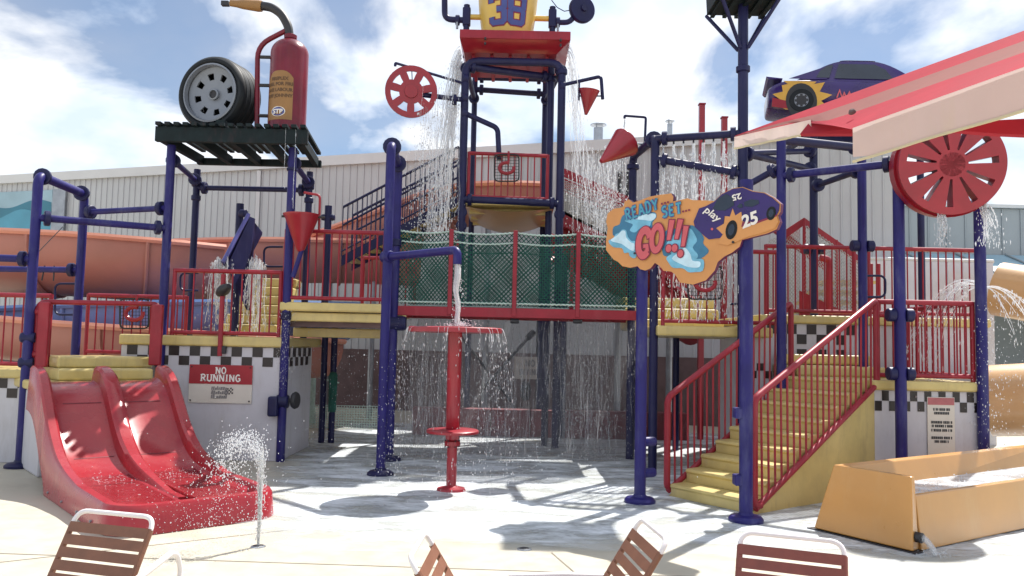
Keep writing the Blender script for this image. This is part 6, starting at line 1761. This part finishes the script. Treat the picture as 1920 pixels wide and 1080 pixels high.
# ================================================================== CHAIRS
def chair(label, u, v, yaw, sm, recl=.62, loops=()):
    c_ = G(u, v, .90 / S) * S                       # top of the back, metres
    Mz = Matrix.Rotation(R_(yaw), 3, 'Z')
    off = Mz @ V((0, .22 + .52 * recl, 0))
    o = V((c_.x, c_.y, 0)) - off
    t = thing('pool_chair', label, 'chair', (o.x, o.y, 0), 'strap chairs along the edge of the pad', raw=True)
    t.rotation_euler = (0, 0, R_(yaw)); ORG[t.name] = V((0, 0, 0))
    hw = .262; yb = lambda z: .22 + (z - .38) * recl
    bk_ = [V((-hw, yb(.40), .40)), V((-hw, yb(.90), .90)), V((hw, yb(.90), .90)), V((hw, yb(.40), .40))]
    MB().tube(roundpath(bk_, .075, 7), .0135, 12).build('back_frame', FRAME, t, smooth=True, raw=True)
    seat = [V((-hw, yb(.40), .40)), V((-hw, -.24, .43)), V((hw, -.24, .43)), V((hw, yb(.40), .40))]
    MB().tube(roundpath(seat, .06, 6), .0135, 10).build('seat_frame', FRAME, t, smooth=True, raw=True)
    def strap(p0, p1, along, wdt):
        a_, n_ = (p1 - p0).normalized(), V(along).normalized(); nn = a_.cross(n_).normalized(); hwid = wdt / 2; rr = .017
        prof = []
        for (x_, z_) in ((-hwid, rr), (hwid, rr), (hwid, rr - .004), (-hwid, rr - .004)): prof.append((x_, z_))
        mb = MB()
        for sg_ in (1, -1):
            ring = lambda P: [P + n_ * x_ + nn * z_ * sg_ for x_, z_ in prof]
            if sg_ > 0: mb.loft([ring(p0 - a_ * .004), ring(p1 + a_ * .004)], True, True)
        for (P, q) in ((p0, -1), (p1, 1)):        # the wrap round the tube
            rings = []
            for k in range(7):
                an = R_(90 - 30 * k) ; d_ = a_ * (q * rr * math.cos(an)) + nn * rr * math.sin(an)
                d2 = d_ * .8
                rings.append([P + n_ * hwid + d_, P - n_ * hwid + d_, P - n_ * hwid + d2, P + n_ * hwid + d2])
            mb.loft(rings, True, True)
        return mb
    nS_ = 7; up_ = V((0, recl, 1)).normalized()
    z_ = .815
    for sg_ in (-1, 1):
        MB().tube([V((sg_ * hw, yb(.835), .835)), V((sg_ * hw, yb(.42), .42))], .0165, 10).build('strap_sleeve', sm, t, smooth=True, raw=True)
    for i in range(nS_):
        p = V((-hw, yb(z_ - .062 * i), z_ - .062 * i)); q = V((hw, p.y, p.z))
        if i == 0: p.x += .004; q.x -= .004
        strap(p, q, up_, .056).build('back_strap', sm, t, raw=True)
    for i in range(7):
        y_ = -.19 + .062 * i; strap(V((hw, y_, .428 - .004 * i)), V((-hw, y_, .428 - .004 * i)), V((0, 1, -.05)), .056).build('seat_strap', sm, t, raw=True)
    for sg_ in (-1, 1):
        x_ = sg_ * (hw + .06); yr = yb(.66) + (.24 if sg_ in loops else -.02); zr = .70 if sg_ in loops else .56
        MB().tube(roundpath([V((x_, -.22, .0)), V((x_, -.24, .56)), V((x_, .1, .56)), V((x_, yr, zr)), V((x_, yr + .05, zr - .14)), V((x_, .34, .0))], .06, 6), .014, 10).build('arm_leg_frame', FRAME, t, smooth=True, raw=True)
        MB().tube([V((x_, -.22, .56)), V((x_, .1, .563)), V((x_, yr - .04, zr - .005))], [.018, .021, .018], 10).build('armrest', FRAME, t, smooth=True, raw=True)
        for (y_, zz) in ((-.2, .43), (yb(.50), .50)):
            MB().tube([V((sg_ * hw, y_, zz)), V((x_, y_, zz))], .009, 8).build('spacer', FRAME, t, raw=True)
    return t
chair('brown strap pool chair with white frame in front of the red double slide', 218, 963, -16, SLAT, .52, (1,))
chair('brown strap pool chair turned edge-on, only its white top corner showing', 783, 1021, 88, SLAT)
chair('brown strap pool chair seen edge-on in front of the wet concrete shadow', 1226, 992, -84, SLAT)
chair('maroon strap pool chair with white frame near the orange trough', 1484, 1007, -22, SLAT2)
# ================================================================== WATER IN THE AIR
random.seed(21)
GR = 9.81 / S
class Drops:
    def __init__(s): s.v, s.f = [], []
    def add(s, p, r, L=None, d=V((0, 0, 1))):
        L = L or r
        x, y, n = frame_of(d) if abs(d.z) < .999 else (V((1, 0, 0)), V((0, 1, 0)), V((0, 0, 1)))
        o = len(s.v)
        s.v += [p + x * r, p + y * r, p - x * r, p - y * r, p + n * L, p - n * L]
        s.f += [(o, o + 1, o + 4), (o + 1, o + 2, o + 4), (o + 2, o + 3, o + 4), (o + 3, o, o + 4), (o + 1, o, o + 5), (o + 2, o + 1, o + 5), (o + 3, o + 2, o + 5), (o, o + 3, o + 5)]
    def build(s, name, parent=None, m=None, **k):
        b = MB(); b.v, b.f, b.m = s.v, s.f, [0] * len(s.f)
        return b.build(name, m or DROP, parent, smooth=True, **k)
U = random.uniform
def rain(name, label, fn, n, r=(.003, .008), L=(1.0, 4.0)):
    d = Drops()
    for _ in range(n):
        p = fn()
        if p.z < .01: continue
        rr = U(*r) * (.6 + .8 * random.random() ** 2); d.add(p, rr, rr * U(*L), V((U(-.08, .08), U(-.05, .05), 1)))
    return d.build(name, label=label, kind='stuff')
def fall_path(p, v, zend, n=14, wob=.0, ph=0):
    # ballistic path from p with velocity v down to height zend
    A, B, C_ = -GR / 2, v.z, p.z - zend
    t1 = (-B - math.sqrt(max(0, B * B - 4 * A * C_))) / (2 * A)
    out = []
    for i in range(n + 1):
        t = t1 * i / n; q = p + v * t + V((0, 0, -GR / 2 * t * t))
        q += V((wob * math.sin(9 * q.z + ph) * (i / n), wob * math.cos(7 * q.z + ph) * (i / n), 0)); out.append(q)
    return out
def streams(name, label, specs, r=.006, zend=0.0, frac=.6, m=None, wob=.012, dn=26, dr=(.003, .008), spread=.05, n=14):
    """thin threads of water that break up into drops on the way down"""
    mb = MB(); d = Drops()
    for (p, v) in specs:
        P = fall_path(p, v, zend, n, wob, U(0, 6)); k = max(3, int(n * frac * U(.7, 1.2)))
        Q = P[:min(k, len(P))]
        if len(Q) > 2: mb.tube(Q, [r * U(.6, 1.3) * (1 - .5 * i / len(Q)) for i in range(len(Q))], 5, False)
        for _ in range(dn):
            i = random.randrange(max(1, int(n * .25)), n); q = P[i].lerp(P[i + 1], random.random())
            sp_ = spread * (i / n); q = q + V((random.gauss(0, sp_), random.gauss(0, sp_), random.gauss(0, .02))); rr = U(*dr)
            if q.z > .01: d.add(q, rr * .85, rr * U(1.2, 5))
    t = thing(name, label, None, specs[0][0], kind='stuff')
    mb.build('stream', m or STREAM, t, smooth=True, kind='stuff'); d.build('drops', t, kind='stuff')
    return t

# 1 the jet in front of the slide
jp = G(484, 1025); d = Drops(); mb = MB()
for _ in range(46):
    z1 = U(.45, .78); mb.tube([jp + V((U(-.006, .006), U(-.006, .006), .01)), jp + V((U(-.012, .012), U(-.01, .01), z1 * .5)), jp + V((U(-.03, .015), U(-.02, .02), z1))], [.006, .005, .0015], 4, False)
for _ in range(1500):
    t = random.random() ** .75; a = math.pi * t
    q = jp + V((-.27 * (1 - math.cos(a)) / 2 * 1.0 - .02, 0, .62 + .24 * math.sin(a) - .10 * t)); s_ = .022 + .055 * t
    q += V((random.gauss(0, s_ * 1.2), random.gauss(0, s_), random.gauss(0, s_))); rr = U(.002, .006) * (1.25 if random.random() < .15 else 1); d.add(q, rr, rr * U(1, 1.6))
for _ in range(500):
    z = U(.05, .72); q = jp + V((random.gauss(0, .012 + .02 * z), random.gauss(0, .02), z)); rr = U(.002, .0055); d.add(q, rr, rr * U(1, 2.5))
for _ in range(520):       # scattered fall-out
    q = jp + V((random.gauss(-.25, .30), random.gauss(.0, .2), abs(random.gauss(0, .4)))); rr = U(.0018, .0048); d.add(q, rr, rr * U(1, 1.5))
jt = thing('water_jet', 'upright water jet from the ground nozzle breaking into drops before the slide', None, jp, kind='stuff')
mb.build('stream', STREAM, jt, smooth=True, kind='stuff'); d.build('drops', jt, kind='stuff')

# 2 spout onto the mushroom
spz = sz - .16; mb = MB(); d = Drops(); zuu = zu + .01
for k in range(9):
    ph = U(0, 6); P = []
    for i in range(15):
        z = spz + (zuu - spz) * i / 14; a = ph + i * .25
        w_ = .028 - .008 * i / 14
        P.append(V((MX + .012 * math.sin(i * .8) + .03 * (i / 14) ** 2 + w_ * math.cos(a) * (.4 + .6 * (k % 3) / 2), MY + w_ * math.sin(a), z)))
    mb.tube(P, [.011 * U(.7, 1.4) for _ in P], 6, False)
for _ in range(260):
    a = U(0, 6.28); r = abs(random.gauss(0, .14)); d.add(V((MX + .03 + r * math.cos(a), MY + r * math.sin(a), zuu + abs(random.gauss(0, .03)))), U(.003, .008))
for _ in range(120): d.add(V((MX + random.gauss(.015, .03), MY + random.gauss(0, .03), U(zuu, spz))), U(.002, .006), U(.006, .014))
st_ = thing('spout_stream', 'twisting stream pouring from the blue spout onto the mushroom disc', None, (MX, MY, zuu), kind='stuff')
mb.build('stream', STREAM, st_, smooth=True, kind='stuff'); d.build('drops', st_, kind='stuff')
# 3 curtain off the mushroom rim
sp_ = []
for k in range(34):
    a = U(0, 2 * math.pi); sp_.append((V((MX + .515 * math.cos(a), MY + .515 * math.sin(a), zu - .015)), V((.28 * math.cos(a), .28 * math.sin(a), 0)) * U(.4, 1.2)))
streams('mushroom_curtain', 'ring of thin water threads dripping from the upper mushroom disc', sp_, .0045, .02, .35, wob=.02, dn=26, dr=(.002, .0055), spread=.05)
# 4 tray falls
def tray_side(sgn, label, n, u, v, d0):
    sp2 = []
    for k in range(n):
        p = W(u, v, yt0 + .05); p.y = U(yt0 + .05, yt1 - .5); p.z += U(-.05, .02); p.x = p.x + sgn * .01
        sp2.append((p, V((sgn * U(.18, .50), U(-.15, .1), U(0, .25)))))
    return streams('tray_fall', label, sp2, .011, 2.9, .9, wob=.03, dn=d0, dr=(.003, .009), spread=.13, n=18)
tray_side(-1, 'sheet of water falling from the splash tray past the red seven-window wheel', 38, 864, 88, 45)
tray_side(1, 'thin threads of water falling from the splash tray past the small cone', 16, 1066, 82, 16)
rain('tower_spray', 'spray of drops falling beside the centre tower onto the mesh ramp', lambda: (lambda u, v, d: W(u, v, d))(random.gauss(1135, 30), 275 + 175 * random.random() ** .8, U(12.0, 13.0)), 1500, (.004, .010), (1, 3.5))
rain('tower_mist', 'scattered drops falling beside the navy tower stairs', lambda: W(random.gauss(805, 22), 190 + 260 * random.random() ** .7, U(11.7, 12.8)), 1100, (.004, .010), (1, 3.0))
# 5 dripping pipe curtain
sp2 = []
for k in range(8):
    q = e1p = V2(Q3, zQ - .02).lerp(V2(Q5, zQ), .1 + .8 * k / 7)
    for j in range(5): sp2.append((q + V((U(-.015, .015), U(-.015, .015), -.085)), V((U(-.04, .04), U(-.04, .04), U(-.3, 0)))))
streams('pipe_curtain', 'curtain of falling threads under the dripping overhead pipe', sp2, .009, 1.95, 1.0, wob=.03, dn=75, dr=(.003, .009), spread=.085, n=18)
# 6 rain under the bridge
rain('bridge_rain', 'dense rain of drops falling beneath the rope bridge', lambda: V((U(bx0 - .1, bx1 + .1), U(10.7, 12.3), U(.02, 1.93))), 7000, (.002, .0055), (1, 3.5))
for k, (uc, sd_) in enumerate(((1110, 38), (985, 40), (880, 35), (800, 28))):
    pass
rain('bridge_downpour', 'thicker columns of drops pouring beneath the rope bridge', lambda: V((random.choice([W(1112, 600, 11.2).x, W(1112, 600, 11.2).x, W(920, 600, 11.2).x, W(800, 600, 11.2).x]) + random.gauss(0, .22), U(10.9, 12.2), 1.95 * random.random() ** 1.2)), 6500, (.0025, .0065), (1, 3.0))
rain('front_splash', 'drops bouncing low over the pool around the mushroom foot', lambda: V((random.gauss(MX + .1, .75), random.gauss(9.2, .9), abs(random.gauss(0, .28)))), 1500, (.002, .005), (1, 1.8))
rain('leg_drips', 'drops dripping around the blue spout arch', lambda: V((A1_[0] + random.gauss(0, .16), A1_[1] + random.gauss(0, .3), U(.05, 1.5))), 320, (.002, .0055), (1, 2.5))
# 7 the chute streams by the yellow stairs
for (uu, lab, w0) in ((410, 'white stream falling beside the chute towards the tower leg', .05), (474, 'white stream falling beside the chute onto the yellow stairs', .06)):
    sp2 = [(W(uu, 492, 11.0) + V((random.gauss(0, w0), U(0, .2), U(-.02, .08))), V((random.gauss(0, .10), U(-.1, .1), U(.0, .55)))) for _ in range(26)]
    streams('chute_fall', lab, sp2, .011, 1.64, 1.0, wob=.02, dn=26, dr=(.003, .009), spread=.07)
# 8 arcs over the lower deck railing
src = W(1842, 540, 9.4)
sp2 = [(src + V((U(-.03, .03), U(-.05, .05), U(-.02, .02))), V((U(-1.7, -.9), U(-.3, .2), U(.5, 1.25)))) for _ in range(12)] + [(src, V((U(.7, 1.9), U(-.3, .2), U(.2, .7)))) for _ in range(8)]
streams('railing_arcs', 'arcs of water leaping over the lower deck railing from its end post', sp2, .006, .75, .75, wob=.02, dn=55, dr=(.003, .008), spread=.05, n=20)
rain('post_drips', 'drops falling around the end post of the lower deck', lambda: V((Q11[0] + random.gauss(0, .13), Q11[1] - .1 + random.gauss(0, .12), U(.3, 2.2))), 520, (.003, .007), (1, 2.5))
wb = W(1765, 400, 8.6)
sp2 = [(wb + V((U(-.05, .05), 0, 0)), V((U(-.05, .05), 0, U(-.4, 0)))) for _ in range(7)]
streams('wheel_drip', 'drips falling from the bottom of the big red slotted wheel', sp2, .006, 2.75, .9, wob=.02, dn=24, spread=.04)
wb2 = W(1842, 380, 8.6)
sp2 = [(wb2 + V((U(-.05, .05), 0, U(-.03, .03))), V((U(.1, .6), U(-.1, .1), U(-.4, .1)))) for _ in range(10)]
streams('wheel_splash', 'splash thrown from the rim of the big red slotted wheel', sp2, .008, 2.75, .9, wob=.02, dn=26, spread=.06)
# 9 drain pipe outflow on the trough
o0 = tp(.07, -.035, .125)
of = thing('drain_outflow', 'water running out of the dark drain pipe of the orange trough', None, o0, kind='stuff')
mb = MB(); d = Drops()
for k in range(4):
    P = fall_path(o0 + V((U(-.012, .012), 0, U(-.012, .006))), -TN * U(.42, .62) + TD * U(.0, .1), .012, 10, .006, k)
    mb.tube(P, [.026 * U(.8, 1.1) * (1 - .25 * i / 10) for i in range(11)], 10, False)
for _ in range(160):
    q = P[-1] + V((random.gauss(0, .07), random.gauss(0, .05), abs(random.gauss(0, .025)))); d.add(q, U(.002, .005))
mb.build('stream', VEIL, of, smooth=True, kind='stuff'); d.build('drops', of, kind='stuff')
# 10 small drips
sp2 = [(W(u, 240, 10.36), V((0, 0, 0))) for u in (536, 555)]
streams('deck_drips', 'two thin drips falling from the dark tower deck', sp2, .005, 3.3, 1.0, wob=.004, dn=6, spread=.01)
sp2 = [(W(1171, 224, 11.2), V((U(-.03, .03), 0, 0))) for _ in range(4)]
streams('cone_drip', 'thin drip falling from the bent feed pipe onto the tipped red cone', sp2, .006, 4.25, 1.0, wob=.005, dn=10, spread=.02)
rain('slide_spray', 'bright drops scattered in front of the red slide lip', lambda: V((random.gauss(-2.15, .28), random.gauss(6.35, .16), abs(random.gauss(.12, .16)) + .015)), 420, (.0022, .005), (1, 1.5))
rain('tower_leg_spray', 'spray sheeting down the tyre tower front leg', lambda: V((P4[0] + random.gauss(.02, .07), YF - .1 + random.gauss(0, .06), U(.9, 2.0))), 420, (.002, .005), (1, 3))
for i in range(3): pass
rain('upper_deck_drips', 'drops raining from the underside of the yellow upper deck', lambda: V((U(W(560, 600, 11).x, W(715, 600, 11).x), U(10.7, 12.3), U(.1, 1.75))), 520, (.002, .0055), (1, 3))

# long faint threads inside the showers
def threads(name, label, fn, n, L=(.25, .9), r=(.003, .007)):
    mb = MB()
    for _ in range(n):
        p = fn(); l_ = U(*L); ph = U(0, 6); k = 6
        z1 = max(.03, p.z - l_)
        mb.tube([V((p.x + .012 * math.sin(ph + i * .9), p.y, p.z + (z1 - p.z) * i / k)) for i in range(k + 1)], [U(*r) * (.35 + .65 * math.sin(math.pi * (i + .5) / (k + 1))) for i in range(k + 1)], 4, False)
    return mb.build(name, VEIL, smooth=True, kind='stuff', label=label)
threads('bridge_streaks', 'long faint streaks of water under the rope bridge', lambda: V((random.choice([W(1112, 600, 11.2).x, W(960, 600, 11.2).x, W(800, 600, 11.2).x]) + random.gauss(0, .30), U(10.9, 12.2), U(.3, 1.94))), 420)
threads('tower_streaks', 'faint streaks of water falling beside the centre tower over the mesh ramp', lambda: W(random.gauss(1130, 32), U(270, 420), U(12.0, 13.0)), 150)
threads('tray_streaks', 'faint streaks of water trailing below the splash tray beside the tower stairs', lambda: W(random.gauss(815, 18), U(150, 400), U(11.9, 12.8)), 150, (.3, 1.0))
# fine mist hanging in the spray under the bridge
mm = bpy.data.materials.new('spray_mist'); mm.use_nodes = True
mn, ml2 = mm.node_tree.nodes, mm.node_tree.links
mn.remove(mn['Principled BSDF']); pv = mn.new('ShaderNodeVolumePrincipled'); pv.inputs['Color'].default_value = (.95, .96, 1, 1); pv.inputs['Density'].default_value = .10
ml2.new(pv.outputs[0], mn['Material Output'].inputs['Volume'])
MB().box((.15, 12.0, 1.0), (3.5, 2.2, 1.9)).build('mist', mm, kind='stuff', label='pale mist of fine spray hanging under the rope bridge')

d = Drops()
for _ in range(200):
    sg_ = random.choice((-1, 1)); s_ = random.gauss(1.62, .13) if random.random() < .6 else U(1.4, 2.9); n_ = sg_ * U(.14, HW - .24)
    q = pt(s_, n_, zs_(s_) + .016 + abs(random.gauss(0, .008))); rr = U(.003, .008); d.add(q, rr, rr * .45)
d.build('slide_foam', kind='stuff', label='white foam flecks where the red slide lanes level out')
d = Drops()
for _ in range(260):
    s_ = U(.2, 2.6); q = tp(s_, U(.12, .58), .408 + abs(random.gauss(0, .012))); rr = U(.004, .011); d.add(q, rr, rr * .6)
d.build('trough_foam', kind='stuff', label='white froth on the water inside the orange trough')
